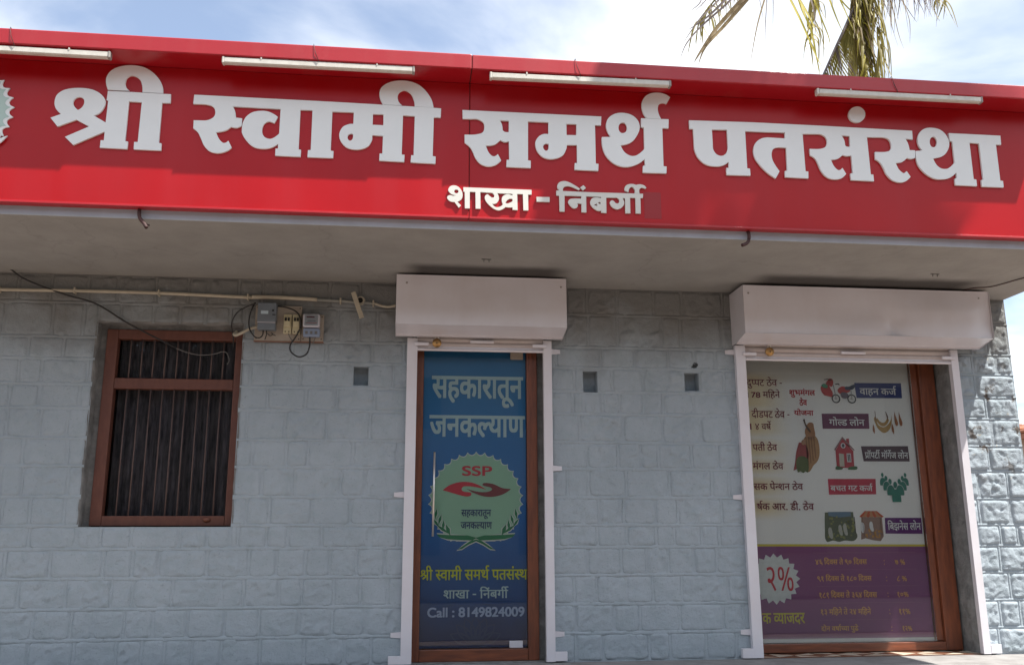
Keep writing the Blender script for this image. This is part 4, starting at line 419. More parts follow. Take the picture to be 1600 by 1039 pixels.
LEAF=[
('g',0.035,[(4.646, 9.486), (4.316, 9.128), (4.01, 8.9)]),
('g',0.026,[(4.542, 9.479), (4.185, 9.063), (3.924, 8.675)]),
('g',0.026,[(4.724, 9.492), (4.26, 9.041), (3.988, 8.693), (3.887, 8.442)]),
('b',0.058,[(4.962, 9.537), (4.433, 8.914), (4.128, 8.457), (4.018, 8.275)]),
('b',0.052,[(5.014, 9.541), (4.565, 8.978), (4.209, 8.544), (4.098, 8.266)]),
('b',0.026,[(5.212, 9.555), (5.0, 8.924), (4.843, 8.27)]),
('g',0.013,[(5.276, 9.531), (5.215, 9.021), (5.205, 8.51)]),
('g',0.013,[(5.376, 9.538), (5.363, 9.087)]),
('g',0.015,[(4.332, 9.436), (4.099, 9.155)]),
('g',0.015,[(4.255, 9.43), (4.093, 9.279)]),
('y',0.047,[(5.527, 9.549), (5.712, 9.026), (5.883, 8.538), (5.955, 8.309)]),
('y',0.056,[(5.673, 9.559), (5.828, 9.174), (5.966, 8.764)]),
('y',0.056,[(5.844, 9.372), (5.945, 8.986), (6.023, 8.272)]),
('g',0.039,[(5.793, 9.567), (5.875, 9.262), (5.907, 8.844)]),
('y',0.035,[(5.966, 9.58), (6.094, 9.192), (6.192, 8.946), (6.202, 8.751)]),
('y',0.039,[(6.154, 9.593), (6.278, 9.176), (6.378, 8.958)]),
('y',0.035,[(6.301, 9.603), (6.403, 9.241), (6.482, 8.937)]),
('y',0.035,[(6.504, 9.618), (6.715, 9.29), (6.825, 9.043)]),
('b',0.022,[(6.989, 9.623), (7.072, 8.834), (7.091, 8.362)]),
('b',0.019,[(7.125, 9.633), (7.251, 9.014), (7.303, 8.737)]),
('b',0.019,[(7.289, 9.645), (7.375, 9.164), (7.377, 8.797)]),
('g',0.022,[(7.399, 9.652), (7.532, 9.374), (7.626, 9.238)]),
('g',0.022,[(7.508, 9.66), (7.648, 9.44), (7.689, 9.313)]),
('g',0.019,[(7.812, 9.682), (7.914, 9.372)]),
('g',0.015,[(7.908, 9.688), (7.941, 9.488)]),
('b',0.017,[(7.071, 9.629), (7.036, 9.142), (7.093, 8.64)]),
('b',0.017,[(7.207, 9.639), (7.207, 9.238), (7.258, 8.818)]),
('g',0.017,[(7.591, 9.666), (7.611, 9.351)]),
('y',0.026,[(6.99, 9.224), (6.954, 8.715), (6.939, 8.298)]),
]

GL = []
for g_ in GLYPHS.split('|'):
    a_, _, rest_ = g_.partition(';'); cs_ = []
    for c_ in rest_.split('/'):
        if not c_: continue
        p_ = [(int(t.rstrip('o').split(',')[0]), int(t.rstrip('o').split(',')[1]), not t.endswith('o')) for t in c_.split(' ')]
        cs_.append(p_)
    GL.append((int(a_), cs_))
def flat_quad(c):
    """TrueType quadratic contour -> polyline"""
    pts = []; n = len(c)
    ex = []
    for i in range(n):
        a = c[i]; b = c[(i+1) % n]; ex.append(a)
        if not a[2] and not b[2]: ex.append(((a[0]+b[0])/2, (a[1]+b[1])/2, True))
    while not ex[0][2]: ex = ex[1:]+ex[:1]
    i = 0; n = len(ex)
    while i < n:
        a = ex[i]
        if ex[(i+1) % n][2]: pts.append(a[:2]); i += 1
        else:
            q = ex[(i+1) % n]; b = ex[(i+2) % n]
            for k in range(3):
                t = k/3; pts.append(((1-t)**2*a[0]+2*t*(1-t)*q[0]+t*t*b[0], (1-t)**2*a[1]+2*t*(1-t)*q[1]+t*t*b[1]))
            i += 2
    return pts
def join_meshes(mes, name):
    bm = bmesh.new()
    for me in mes: bm.from_mesh(me); bpy.data.meshes.remove(me)
    return fin(bm, name)
def lettering(key, x0, x1, zh, zb, y, m, parent, off=0):
    """Devanagari line fitted between x0..x1, headline top at zh and base line at zb"""
    ids = WORDS[key]; tot = sum(GL[i][0] for i in ids); sx = (x1-x0)/tot; sz = (zh-zb)/622.0
    pen = 0; mes = []
    for k, i in enumerate(ids):
        adv, cs = GL[i]
        if cs:
            # outlines thickened in font units before they are fitted
            cons = [[(p[0]+pen, p[1]) for p in flat_quad(c)] for c in cs]
            me = outline_mesh(cons, 0, 0, 0)
            base = [v.co.copy() for v in me.vertices]
            for j, (ox, oz) in enumerate(((-1, -.6), (1, .6), (-1, .6), (1, -.6)) if off > 9 else ((-1, 0), (1, 0))):
                mj = me.copy()
                for v, c0 in zip(mj.vertices, base):
                    v.co = Vector((x0+(c0.x+ox*off)*sx, y-.0004*(k % 3)-.00009*j, zb+(c0.z+oz*off)*sz))
                mes.append(mj)
            bpy.data.meshes.remove(me)
        pen += adv
    return link('lettering', join_meshes(mes, 'lettering'), m, parent)
def latin(text, x0, x1, zt, zb, y, m, parent, off=0.0):
    cu = bpy.data.curves.new('t', 'FONT'); cu.body = text; cu.size = 1.0
    o = bpy.data.objects.new('t', cu); COL.objects.link(o)
    dg = bpy.context.evaluated_depsgraph_get(); dg.update()
    me = bpy.data.meshes.new_from_object(o.evaluated_get(dg))
    bpy.data.objects.remove(o); bpy.data.curves.remove(cu)
    xs = [v.co.x for v in me.vertices]; ys = [v.co.y for v in me.vertices]
    a, b, c, d = min(xs), max(xs), min(ys), max(ys); mes = []
    for j, (ox, oz) in enumerate(((-1, -.7), (1, .7), (-1, .7), (1, -.7))):
        mj = me.copy()
        for v in mj.vertices: v.co = Vector((x0+(v.co.x+ox*off-a)/(b-a)*(x1-x0), y-.0001*j, zb+(v.co.y+oz*off-c)/(d-c)*(zt-zb)))
        mj.materials.clear(); mes.append(mj)
    bpy.data.meshes.remove(me)
    return link('lettering', join_meshes(mes, 'lettering'), m, parent)
def flat(name, polys, y, m, parent, **k):
    mes = [outline_mesh(p if isinstance(p[0][0], (tuple, list)) else [p], y) for p in polys]
    return link(name, join_meshes(mes, name), m, parent, **k)
def circle(cx, cz, rx, rz=None, n=20, a0=0.0, a1=2*math.pi):
    rz = rx if rz is None else rz
    e = n if abs(a1-a0-2*math.pi) < 1e-6 else n-1
    return [(cx+rx*math.cos(a0+(a1-a0)*i/e), cz+rz*math.sin(a0+(a1-a0)*i/e)) for i in range(n)]

# ================================================================== SETTING
bm = bmesh.new()
bmesh.ops.create_grid(bm, x_segments=40, y_segments=40, size=180)
link('ground', fin(bm, 'ground'), M['ground'], kind='structure')
bm = bmesh.new(); bx(bm, -90, 90, -19.0, -8.4, .0, .012)
link('road', fin(bm, 'road'), mat('asphalt', (0.052, 0.050, 0.048), .9, .6, 3, (0.035, 0.034, 0.033), .4, 30), kind='structure')  # unseen asphalt strip, added to darken the ground reflected in the glass
bm = bmesh.new(); bx(bm, -4.6, 6.2, -1.05, -.002, 0.0, .682, .012, 2)
link('pavement', fin(bm, 'pavement'), M['concrete'], kind='structure')

# ================================================================== BUILDING
B = thing('bank_building', 'single-storey stone building painted pale blue-grey with flat concrete canopy', 'building')
OPEN = [(-2.245, -1.215, 1.625, 3.085, .085), (.035, 1.035, .682, 3.04, .075), (2.575, 4.325, .682, 3.04, .26),
        (-.398, -.289, 2.648, 2.788, .11), (1.331, 1.443, 2.622, 2.785, .11), (2.127, 2.242, 2.640, 2.785, .11)]
WX0, WX1, WZ0, WZ1 = -4.6, 4.862, 0.0, 3.440
bm = bmesh.new()
xs = sorted({WX0, WX1, *[o[0] for o in OPEN], *[o[1] for o in OPEN]}); zs = sorted({WZ0, WZ1, .682, *[o[2] for o in OPEN], *[o[3] for o in OPEN]})
def q(bm, *p): bm.faces.new([bm.verts.new(v) for v in p])
for a, b in zip(xs, xs[1:]):
    for c, d in zip(zs, zs[1:]):
        mx_, mz_ = (a+b)/2, (c+d)/2
        if any(o[0] < mx_ < o[1] and o[2] < mz_ < o[3] for o in OPEN): continue
        q(bm, (a, 0, c), (b, 0, c), (b, 0, d), (a, 0, d))
q(bm, (WX1, 0, WZ0), (WX1, 5, WZ0), (WX1, 5, WZ1), (WX1, 0, WZ1))
q(bm, (WX0, 0, WZ0), (WX0, 0, WZ1), (WX0, 5, WZ1), (WX0, 5, WZ0))
q(bm, (WX0, 5, WZ0), (WX0, 5, WZ1), (WX1, 5, WZ1), (WX1, 5, WZ0))
for (a, b, c, d, dep) in OPEN[3:]:
    q(bm, (a, 0, c), (a, dep, c), (a, dep, d), (a, 0, d)); q(bm, (b, 0, c), (b, 0, d), (b, dep, d), (b, dep, c))
    q(bm, (a, 0, d), (a, dep, d), (b, dep, d), (b, 0, d)); q(bm, (a, 0, c), (b, 0, c), (b, dep, c), (a, dep, c)); q(bm, (a, dep, c), (b, dep, c), (b, dep, d), (a, dep, d))
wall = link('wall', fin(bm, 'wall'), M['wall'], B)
# reveals of the large openings in raw grey plaster, with slightly crooked arrises
for (a, b, c, d, dep) in OPEN[:3]:
    bm = bmesh.new(); D = dep+.06
    def strip(p, q_, n):
        vs = []
        for i in range(n+1):
            t = i/n; base = Vector(p).lerp(Vector(q_), t); nz_ = noise.noise(base*4.3)*.006+noise.noise(base*17)*.0025
            vs.append((base, nz_))
        return vs
    for side in ('l', 'r', 't'):
        if side == 't': e = strip((a, 0, d), (b, 0, d), 30); ax = Vector((0, 0, 1))
        elif side == 'l': e = strip((a, 0, c), (a, 0, d), 36); ax = Vector((-1, 0, 0))
        else: e = strip((b, 0, c), (b, 0, d), 36); ax = Vector((1, 0, 0))
        rows = []
        for base, nz_ in e:
            rows.append([bm.verts.new(base+ax*(.012 if k == 0 else 0)+(-ax)*(nz_+.004*noise.noise(Vector((base.x*9, k*2.3, base.z*9))))*(k < 3)+Vector((0, -.0035 if k == 0 else D*(k-1)/3, 0))) for k in range(5)])
        for r_a, r_b in zip(rows, rows[1:]):
            for k in range(4):
                f = (r_a[k], r_b[k], r_b[k+1], r_a[k+1])
                bm.faces.new(f if side != 'r' else f[::-1])
    link('reveal', fin(bm, 'reveal', True), M['cement'], wall)

# coursed stones, every face a little rough and proud of the joints
COURSE = [.682, .875, 1.075, 1.277, 1.475, 1.633, 1.832, 2.043, 2.240, 2.455, 2.627, 2.812, 2.973, 3.229, 3.437]
def blocked(x0, x1, z0, z1): return [o for o in OPEN if o[0] < x1-.004 and o[1] > x0+.004 and o[2] < z1-.004 and o[3] > z0+.004]
def subtract(iv, cut):
    out = []
    for a, b in iv:
        if cut[1] <= a or cut[0] >= b: out.append((a, b)); continue
        if cut[0]-a > .02: out.append((a, cut[0]))
        if b-cut[1] > .02: out.append((cut[1], b))
    return out
stones = []
for ci, (z0, z1) in enumerate(zip(COURSE, COURSE[1:])):
    hard = sorted({z0, z1, *[z for o in OPEN for z in (o[2], o[3]) if z0+.045 < z < z1-.045]})
    # stones first, cut by openings afterwards
    x = WX0+random.uniform(0, .12)
    row = [(WX0, x)] if x-WX0 > .05 else []
    while x < WX1-.01:
        w = random.choice((.15, .19, .22, .25, .27, .32))*random.uniform(.9, 1.1)
        if WX1-(x+w) < .11: w = WX1-x
        row.append((x, min(x+w, WX1))); x += w
    for a, b in row:
        bl = blocked(a, b, z0, z1)
        if not bl: stones.append((a, b, z0, z1)); continue
        iv = [(a, b)]
        for o in bl: iv = subtract(iv, (o[0], o[1]))
        for s_ in iv:
            if s_[1]-s_[0] > .03: stones.append((s_[0], s_[1], z0, z1))
        for o in bl:
            xa, xb = max(a, o[0]), min(b, o[1])
            if xb-xa < .04: continue
            if o[3] < z1-.03 and o[3] > z0: stones.append((xa, xb, o[3], z1))
            if o[2] > z0+.03 and o[2] < z1: stones.append((xa, xb, z0, o[2]))
def hidden(a, b, c, d):
    for hx0, hx1 in ((-.05, 1.12), (2.60, 4.44)):
        if a > hx0 and b < hx1 and c > 3.02: return True
    return False
stones = [s_ for s_ in stones if not hidden(*s_)]
def stone_bm(bm, a, b, c, d, seed):
    rnd = random.Random(seed*7+1)
    pier = a > 4.30
    g = rnd.uniform(.010, .015)
    a += g; b -= g*.8; c += g*.8; d -= g*.9
    w, h = b-a, d-c
    cell = .010 if pier else .0135
    nx = max(4, min(28, int(w/cell))); nz_ = max(4, min(18, int(h/cell)))
    rough = rnd.random()
    bulge = rnd.uniform(.008, .014) if pier else rnd.uniform(.0030, .0072)
    amp = rnd.uniform(.0025, .0060) if pier else .0012+.0050*rough
    fac = []                                  # chisel facets: small planes, each with its own tilt
    for _ in range(int(6+w*h*(520 if pier else 330))):
        fac.append((rnd.uniform(a, b), rnd.uniform(c, d), rnd.uniform(-1, 1), rnd.uniform(-1, 1), rnd.uniform(-1, 1)))
    fs = (.0050, .15) if pier else (.0050*rough+.0006, .20*rough)
    off = Vector((seed*3.71, seed*1.33, 0)); tilt = rnd.uniform(-.5, .5); tx_ = rnd.uniform(-.5, .5)
    grid = []
    rad = min(w, h)*rnd.uniform(.05, .24)
    wa = rnd.uniform(.004, .011)
    for i in range(nx+1):
        col_ = []
        for k in range(nz_+1):
            u, v = i/nx, k/nz_
            x, z = a+u*w, c+v*h
            cx = min(max(x, a+rad), b-rad); cz = min(max(z, c+rad), d-rad)
            dd = math.hypot(x-cx, z-cz)
            if dd > rad: x = cx+(x-cx)*rad/dd; z = cz+(z-cz)*rad/dd
            ed = min(u*w, (1-u)*w, v*h, (1-v)*h)
            q_ = Vector((x*11, 3.1, z*11))+off
            x += wa*noise.noise(q_); z += wa*noise.noise(q_+Vector((7.7, 0, 0)))*.8
            e = min(1.0, ed/(.016 if pier else .010))
            if i in (0, nx) or k in (0, nz_):
                y = .001 if pier or noise.noise(Vector((x*6, 9.0, z*6))) > .10 else -.0044
            else:
                P_ = Vector((x*8, 0, z*12))+off
                n1 = noise.noise(P_)+.6*noise.noise(P_*2.1)+.35*noise.noise(P_*4.3)
                wx = x+.010*noise.noise(P_*2.7); wz = z+.010*noise.noise(P_*2.7+Vector((5, 5, 5)))
                bst = min(fac, key=lambda f: (f[0]-wx)**2+(f[1]-wz)**2)
                fh = fs[0]*bst[2]+fs[1]*((wx-bst[0])*bst[3]+(wz-bst[1])*bst[4])
                y = -(e**.6)*(bulge+amp*n1+fh+amp*(tilt*(v-.5)+tx_*(u-.5)))-.001
                y = min(y, -.0010)
            col_.append(bm.verts.new((x, y, z)))
        grid.append(col_)
    for i in range(nx):
        for k in range(nz_):
            bm.faces.new((grid[i][k], grid[i+1][k], grid[i+1][k+1], grid[i][k+1]))
    ring = [grid[i][0] for i in range(nx)]+[grid[nx][k] for k in range(nz_)]+[grid[i][nz_] for i in range(nx, 0, -1)]+[grid[0][k] for k in range(nz_, 0, -1)]
    mx_ = Vector(((a+b)/2, 0, (c+d)/2)); low = []
    for v in ring:
        o_ = Vector((v.co.x, 0, v.co.z))-mx_; o_ = o_*(1+.004/max(.02, o_.length)); low.append(bm.verts.new((mx_.x+o_.x, .003, mx_.z+o_.z)))
    for i in range(len(ring)):
        j = (i+1) % len(ring); bm.faces.new((ring[i], low[i], low[j], ring[j]))
def seen(s_): return s_[1] > -2.95 and s_[0] < 4.9
vis = sorted([s_ for s_ in stones if seen(s_)], key=lambda s_: -(s_[1]-s_[0])*(s_[3]-s_[2]))
rest = [s_ for s_ in stones if not seen(s_)]+vis[298:]
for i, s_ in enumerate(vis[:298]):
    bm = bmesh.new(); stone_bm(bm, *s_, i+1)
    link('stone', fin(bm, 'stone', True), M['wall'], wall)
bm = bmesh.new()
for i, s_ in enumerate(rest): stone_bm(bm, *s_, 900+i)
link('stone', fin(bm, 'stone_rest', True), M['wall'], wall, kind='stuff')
# raised ribbon pointing along the beds
bm = bmesh.new()
def ribbon(p, q_, w):
    n = max(2, int((Vector(p)-Vector(q_)).length/.05)); hz = abs(p[2]-q_[2]) < 1e-6
    prev = None
    for i in range(n+1):
        b_ = Vector(p).lerp(Vector(q_), i/n); k = noise.noise(b_*6)+.6*noise.noise(b_*17)
        filled = noise.noise(Vector((b_.x*6, 9.0, b_.z*6))) < .10 and b_.x < 4.3
        ww_ = w*(1.9 if filled else 1.0); hh_ = (-.0046 if filled else -.0037-.0014*k)+(0 if hz else .0008)
        c_ = b_+(Vector((0, 0, .0034*k)) if hz else Vector((.0034*k, 0, 0)))
        o_ = Vector((0, 0, ww_/2)) if hz else Vector((ww_/2, 0, 0))
        cur = [bm.verts.new(c_-o_+Vector((0, .001, 0))), bm.verts.new(c_-o_*.8+Vector((0, hh_, 0))), bm.verts.new(c_+o_*.8+Vector((0, hh_, 0))), bm.verts.new(c_+o_+Vector((0, .001, 0)))]
        if prev:
            for t in range(3): bm.faces.new((prev[t], cur[t], cur[t+1], prev[t+1]) if hz is False else (prev[t], prev[t+1], cur[t+1], cur[t])[::-1])
        prev = cur
for z in COURSE[1:-1]:
    iv = [(WX0, WX1)]
    for o in OPEN:
        if o[2]-.01 < z < o[3]+.01: iv = subtract(iv, (o[0], o[1]))
    for a, b in iv: ribbon((a, 0, z), (b, 0, z), .019)
for s_ in stones:
    if not any(abs(s_[1]-o[0]) < .01 or abs(s_[1]-o[1]) < .01 for o in OPEN) and random.random() < .8 and s_[1] < WX1-.02: ribbon((s_[1], 0, s_[2]-.001), (s_[1], 0, s_[3]+.001), .016)
bmesh.ops.recalc_face_normals(bm, faces=bm.faces)
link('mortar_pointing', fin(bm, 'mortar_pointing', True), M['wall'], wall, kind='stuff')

# canopy slab
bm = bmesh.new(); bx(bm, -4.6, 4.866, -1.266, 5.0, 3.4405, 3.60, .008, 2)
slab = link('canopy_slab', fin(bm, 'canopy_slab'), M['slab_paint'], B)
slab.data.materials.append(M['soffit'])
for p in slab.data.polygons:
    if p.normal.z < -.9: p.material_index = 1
for x, y in ((.53, -.68), (3.87, -.66)):     # cut ends of old fixings under the slab
    bm = bmesh.new()
    for dx_ in (-.018, .018): bx(bm, x+dx_-.003, x+dx_+.003, y-.003, y+.003, 3.418, 3.4415)
    bx(bm, x-.034, x+.034, y-.003, y+.003, 3.434, 3.4415)
    link('fixing_stub', fin(bm, 'fixing_stub'), M['cement'], slab)
tube('ceiling_cable', [(4.866, -.80, 3.436), (4.62, -.70, 3.434), (4.50, -.40, 3.434), (4.36, -.32, 3.434), (4.30, -.02, 3.434)], .004, M['rust'], slab)
bm = bmesh.new(); bx(bm, -4.6, 4.866, 3.2, 5.0, .02, 3.43); link('inner_room', fin(bm, 'inner_room'), M['dark'], B)

# ---------------- window
WIN = link('window', None, None, B)
wy = .08
def frame_bar(name, x0, x1, z0, z1, y0, y1, m, parent, bev=.004): return box(name, x0, x1, y0, y1, z0, z1, m, parent, bev, 2)
frame_bar('frame_stile', -2.202, -2.122, 1.633, 3.052, wy, wy+.07, M['wood_win'], WIN)
frame_bar('frame_stile', -1.277, -1.213, 1.633, 3.052, wy, wy+.07, M['wood_win'], WIN)
frame_bar('frame_head', -2.121, -1.278, 2.982, 3.052, wy+.001, wy+.07, M['wood_win'], WIN)
frame_bar('transom', -2.121, -1.278, 2.612, 2.690, wy+.001, wy+.07, M['wood_win'], WIN)
frame_bar('frame_sill', -2.121, -1.278, 1.633, 1.703, wy+.001, wy+.07, M['wood_win'], WIN)
bm = bmesh.new(); bmesh.ops.create_uvsphere(bm, u_segments=10, v_segments=6, radius=.022)
for v in bm.verts: v.co = Vector((-1.40+v.co.x*1.3, wy-.004+v.co.y*.4, 1.675+v.co.z*.8))
link('wood_knot', fin(bm, 'wood_knot', True), M['wood'], WIN)
for k in range(9):
    x = -2.031+k*.0833
    for z0, z1 in ((2.691, 2.981), (1.704, 2.611)):
        bm = bmesh.new(); tube_bm(bm, [(x+random.uniform(-.002, .002), wy+.02, z0-.01), (x+random.uniform(-.003, .003), wy+.02, (z0+z1)/2), (x, wy+.02, z1+.01)], .0052, 8)
        link('bar', fin(bm, 'bar', True), M['bar'], WIN)
for z0, z1 in ((2.692, 2.980), (1.705, 2.610)):
    bm = bmesh.new(); q(bm, (-2.12, wy+.062, z0), (-1.279, wy+.062, z0), (-1.279, wy+.062, z1), (-2.12, wy+.062, z1))
    link('pane', fin(bm, 'pane'), M['glass_win'], WIN)
bm = bmesh.new(); prev = None
for i in range(241):
    t = i/240; x = -2.13+t*.86; y = wy+.150+.045*math.sin(t*44+2*math.sin(t*9))+.015*math.sin(t*31)
    cur = (bm.verts.new((x, y, 1.64)), bm.verts.new((x, y*.6+.09, 3.0)))
    if prev: bm.faces.new((prev[0], cur[0], cur[1], prev[1]))
    prev = cur
link('curtain', fin(bm, 'curtain', True), M['curtain'], WIN)

bm = bmesh.new(); bx(bm, -2.27, -2.203, .10, .13, 1.60, 3.10); bx(bm, -2.203, -1.2, .10, .13, 3.053, 3.10)
link('plaster_infill', fin(bm, 'plaster_infill'), M['cement'], B)
# ---------------- door opening: timber frame, glass leaf
DO = link('door', None, None, B)
dy0 = .06
frame_bar('door_jamb', .045, .121, .690, 3.03, dy0, dy0+.09, M['wood'], DO)
frame_bar('door_jamb', .905, .984, .690, 3.03, dy0, dy0+.09, M['wood'], DO)
frame_bar('door_head', .122, .904, 2.955, 3.03, dy0+.001, dy0+.09, M['wood_h'], DO)
frame_bar('threshold_rail', .122, .904, .690, .772, dy0+.001, dy0+.09, M['wood_h'], DO)
bm = bmesh.new(); bx(bm, .123, .903, dy0+.030, dy0+.036, .776, 2.95); link('glass_leaf', fin(bm, 'glass_leaf'), M['glass'], DO)
tube('door_handle', [(.2105, .022, 2.163), (.2085, .022, 1.86), (.207, .022, 1.555)], .0075, M['chrome'], DO, n=12, curve=False)
for z in (2.06, 1.66):
    tube('handle_stud', [(.209, .024, z), (.209, .088, z)], .006, M['chrome'], DO, curve=False)
box('floor_hinge', .768, .866, dy0+.012, dy0+.029, .775, .824, M['m_light'], DO, .003)
box('top_hinge', .782, .880, dy0+.012, dy0+.029, 2.880, 2.934, M['board'], DO, .003)
bm = bmesh.new(); bx(bm, .985, 1.06, .095, .13, .69, 3.06); bx(bm, .02, .044, .095, .13, .69, 3.06)
link('plaster_infill', fin(bm, 'plaster_infill'), M['cement'], DO)
box('door_sill', .036, 1.034, -.001, .13, .6835, .6885, M['cement'], DO)

# ---------------- shopfront opening
SH = link('shop_window', None, None, B)
sy = .20
frame_bar('frame_stile', 2.578, 2.690, .694, 3.03, sy, sy+.10, M['wood'], SH)
frame_bar('frame_stile', 4.172, 4.306, .694, 3.03, sy, sy+.10, M['wood'], SH)
frame_bar('frame_bead', 4.112, 4.171, .762, 2.98, sy+.028, sy+.10, M['wood'], SH)
frame_bar('frame_head', 2.691, 4.171, 2.98, 3.03, sy+.001, sy+.10, M['wood_h'], SH)
frame_bar('frame_sill', 2.691, 4.171, .694, .757, sy+.001, sy+.10, M['wood_h'], SH)
bm = bmesh.new(); bx(bm, 2.692, 4.112, .226, .232, .759, 2.979); link('pane', fin(bm, 'pane'), M['glass'], SH)
def tile(x0, x1, y0, y1, z, kind):
    bm = bmesh.new(); g = .0015; z1 = z+.006
    v = [bm.verts.new(p) for p in ((x0+g, y0+g, z1), (x1-g, y0+g, z1), (x1-g, y1-g, z1), (x0+g, y1-g, z1))]
    w = [bm.verts.new(p) for p in ((x0+g, y0+g, z), (x1-g, y0+g, z), (x1-g, y1-g, z), (x0+g, y1-g, z))]
    fs = [bm.faces.new((v[0], v[1], v[2])), bm.faces.new((v[0], v[2], v[3]))] if kind % 2 else [bm.faces.new((v[0], v[1], v[3])), bm.faces.new((v[1], v[2], v[3]))]
    fs[kind % 3 % 2].material_index = 1
    for k in range(4): bm.faces.new((w[k], w[(k+1) % 4], v[(k+1) % 4], v[k]))
    me = fin(bm, 'floor_tile'); me.materials.append(M['tile_brown']); me.materials.append(M['tile_cream'])
    link('floor_tile', me, None, SH)
tx = 2.579; k_ = 0
while tx < 4.32:
    w = min(.16, 4.323-tx); tile(tx, tx+w, -.012, .095, .6835, k_); tile(tx, tx+w, .095, .199, .6835, k_+1); tx += w; k_ += 1

# ================================================================== SIGN
S = thing('sign_board', 'long red fascia sign with big white raised Devanagari letters along the canopy edge', 'sign')
bm = bmesh.new(); bx(bm, -4.4, .3605, -1.322, -1.270, 3.507, 4.432, .003, 1); link('panel', fin(bm, 'panel'), M['red'], S)
bm = bmesh.new(); bx(bm, .3645, 4.40, -1.320, -1.270, 3.507, 4.432, .003, 1); link('panel', fin(bm, 'panel'), M['red'], S)
bm = bmesh.new(); bx(bm, -4.4, .3605, -1.512, -1.02, 4.433, 4.535, .006, 2); link('coping', fin(bm, 'coping'), M['red_band'], S)
bm = bmesh.new(); bx(bm, .3645, 4.40, -1.510, -1.02, 4.433, 4.533, .006, 2); link('coping', fin(bm, 'coping'), M['red_band'], S)
bm = bmesh.new(); bx(bm, -4.4, .3605, -1.330, -1.268, 3.498, 3.5125, .002); bx(bm, .3645, 4.40, -1.328, -1.268, 3.498, 3.5125, .002)
link('bottom_trim', fin(bm, 'bottom_trim'), M['red_band'], S)
bm = bmesh.new(); bx(bm, .3605, .3645, -1.318, -1.28, 3.51, 4.431); bx(bm, .3605, .3645, -1.506, -1.03, 4.437, 4.528); link('panel_joint', fin(bm, 'panel_joint'), M['dark'], S)
bm = bmesh.new(); bx(bm, -4.2, 4.3, -1.27, -1.20, 3.601, 4.47); link('back_frame', fin(bm, 'back_frame'), M['cap'], S)
bm = bmesh.new(); bx(bm, 1.50, 1.612, -1.3213, -1.3195, 3.545, 3.725); link('adhesive_patch', fin(bm, 'adhesive_patch'), M['red_dark'], S)
for i, cs in enumerate(parse_outline(LET_MAIN)):
    me = outline_mesh(cs, -1.3215+.0006*(i % 3), .014+.0008*(i % 3), 0, 'letter'); link('letter', me, M['letter'], S)
for i, cs in enumerate(parse_outline(LET_SMALL)):
    me = outline_mesh(cs, -1.3215+.0006*(i % 3), .012+.0007*(i % 3), 0, 'small_letter'); link('small_letter', me, M['letter_small'], S)

def scallop(cx, cz, R, n, dip, zmin=None, rz=1.0):
    out = []
    for i in range(n):
        a = 2*math.pi*(i+.5)/n; b = 2*math.pi*(i+1.5)/n
        for k in range(5):
            t = k/5; an = a+(b-a)*t; r = R-dip*math.sin(math.pi*t)**.7
            x, z = cx+r*math.cos(an), cz+r*math.sin(an)*rz
            if zmin is not None: z = max(z, zmin+.0006*out.__len__()*0)
            out.append((x, z))
    if zmin is not None:
        o2 = []
        for p in out:
            if p[1] <= zmin+1e-6 and o2 and o2[-1][1] <= zmin+1e-6 and abs(p[0]-o2[-1][0]) < .02: continue
            o2.append(p)
        out = o2
    return out
M['em_green'] = mat('emblem_pale_green', (0.34, 0.58, 0.42), .5)
M['em_white'] = mat('emblem_white', (0.66, 0.70, 0.68), .5)
M['em_dgreen'] = mat('emblem_leaf_green', (0.02, 0.22, 0.09), .5)
M['em_red'] = mat('emblem_red', (0.62, 0.03, 0.06), .5)
M['em_maroon'] = mat('emblem_maroon', (0.22, 0.035, 0.045), .5)
def laurel(cx, cz, s, y, m, parent, grow=0.0):
    polys = []
    for sg in (-1, 1):
        def T(x, z): return (cx+sg*x*s, cz+z*s)
        polys.append([T(-.02, -.845-grow*.3), T(.18, -.79), T(.62, -.775+grow), T(.84, -.76+grow), T(.78, -.83), T(.60, -.875-grow), T(.25, -.895-grow), T(.08, -.90-grow)])
        polys.append([T(.02, -.87+grow), T(-.12, -.90+grow), T(-.27, -1.0+grow), T(-.40-grow, -1.09-grow), T(-.30, -1.075-grow), T(-.16, -.985-grow), T(.02, -.905-grow)])
        for (bx_, bz_, tx_, tz_, w_) in ((.875, -.43, .84, -.22, .035), (.80, -.55, .74, -.34, .035), (.71, -.67, .69, -.46, .035), (.60, -.74, .86, -.56, .035), (.80, -.60, .93, -.43, .030), (.56, -.77, .65, -.55, .045)):
            w_ += grow; d = Vector((tx_-bx_, tz_-bz_)); nn = Vector((-d.y, d.x)).normalized()*w_
            polys.append([T(bx_-d.x*.15, bz_-d.y*.15), T(bx_+d.x*.45+nn.x, bz_+d.y*.45+nn.y), T(tx_+d.x*grow, tz_+d.y*grow), T(bx_+d.x*.45-nn.x, bz_+d.y*.45-nn.y)])
    mes = [outline_mesh([p], y-.00012*i) for i, p in enumerate(polys)]
    return link('laurel', join_meshes(mes, 'laurel'), m, parent)
# round emblem at the left end of the sign, only its scalloped right edge is in view
E1 = link('emblem', None, None, S)
link('border', outline_mesh([scallop(-2.735, 4.075, .315, 30, .030)], -1.3215, .010), M['letter'], E1)
link('disc', outline_mesh([scallop(-2.740, 4.075, .298, 30, .030)], -1.333, .0), mat('emblem_faded_green', (0.46, 0.60, 0.55), .5), E1)
link('ribbon', outline_mesh([[(-2.56, 3.80), (-2.52, 3.90), (-2.475, 3.925), (-2.480, 3.895), (-2.462, 3.905), (-2.437, 3.915), (-2.47, 3.87), (-2.49, 3.855), (-2.60, 3.76), (-2.70, 3.72)]], -1.3335, .008), M['letter'], E1)

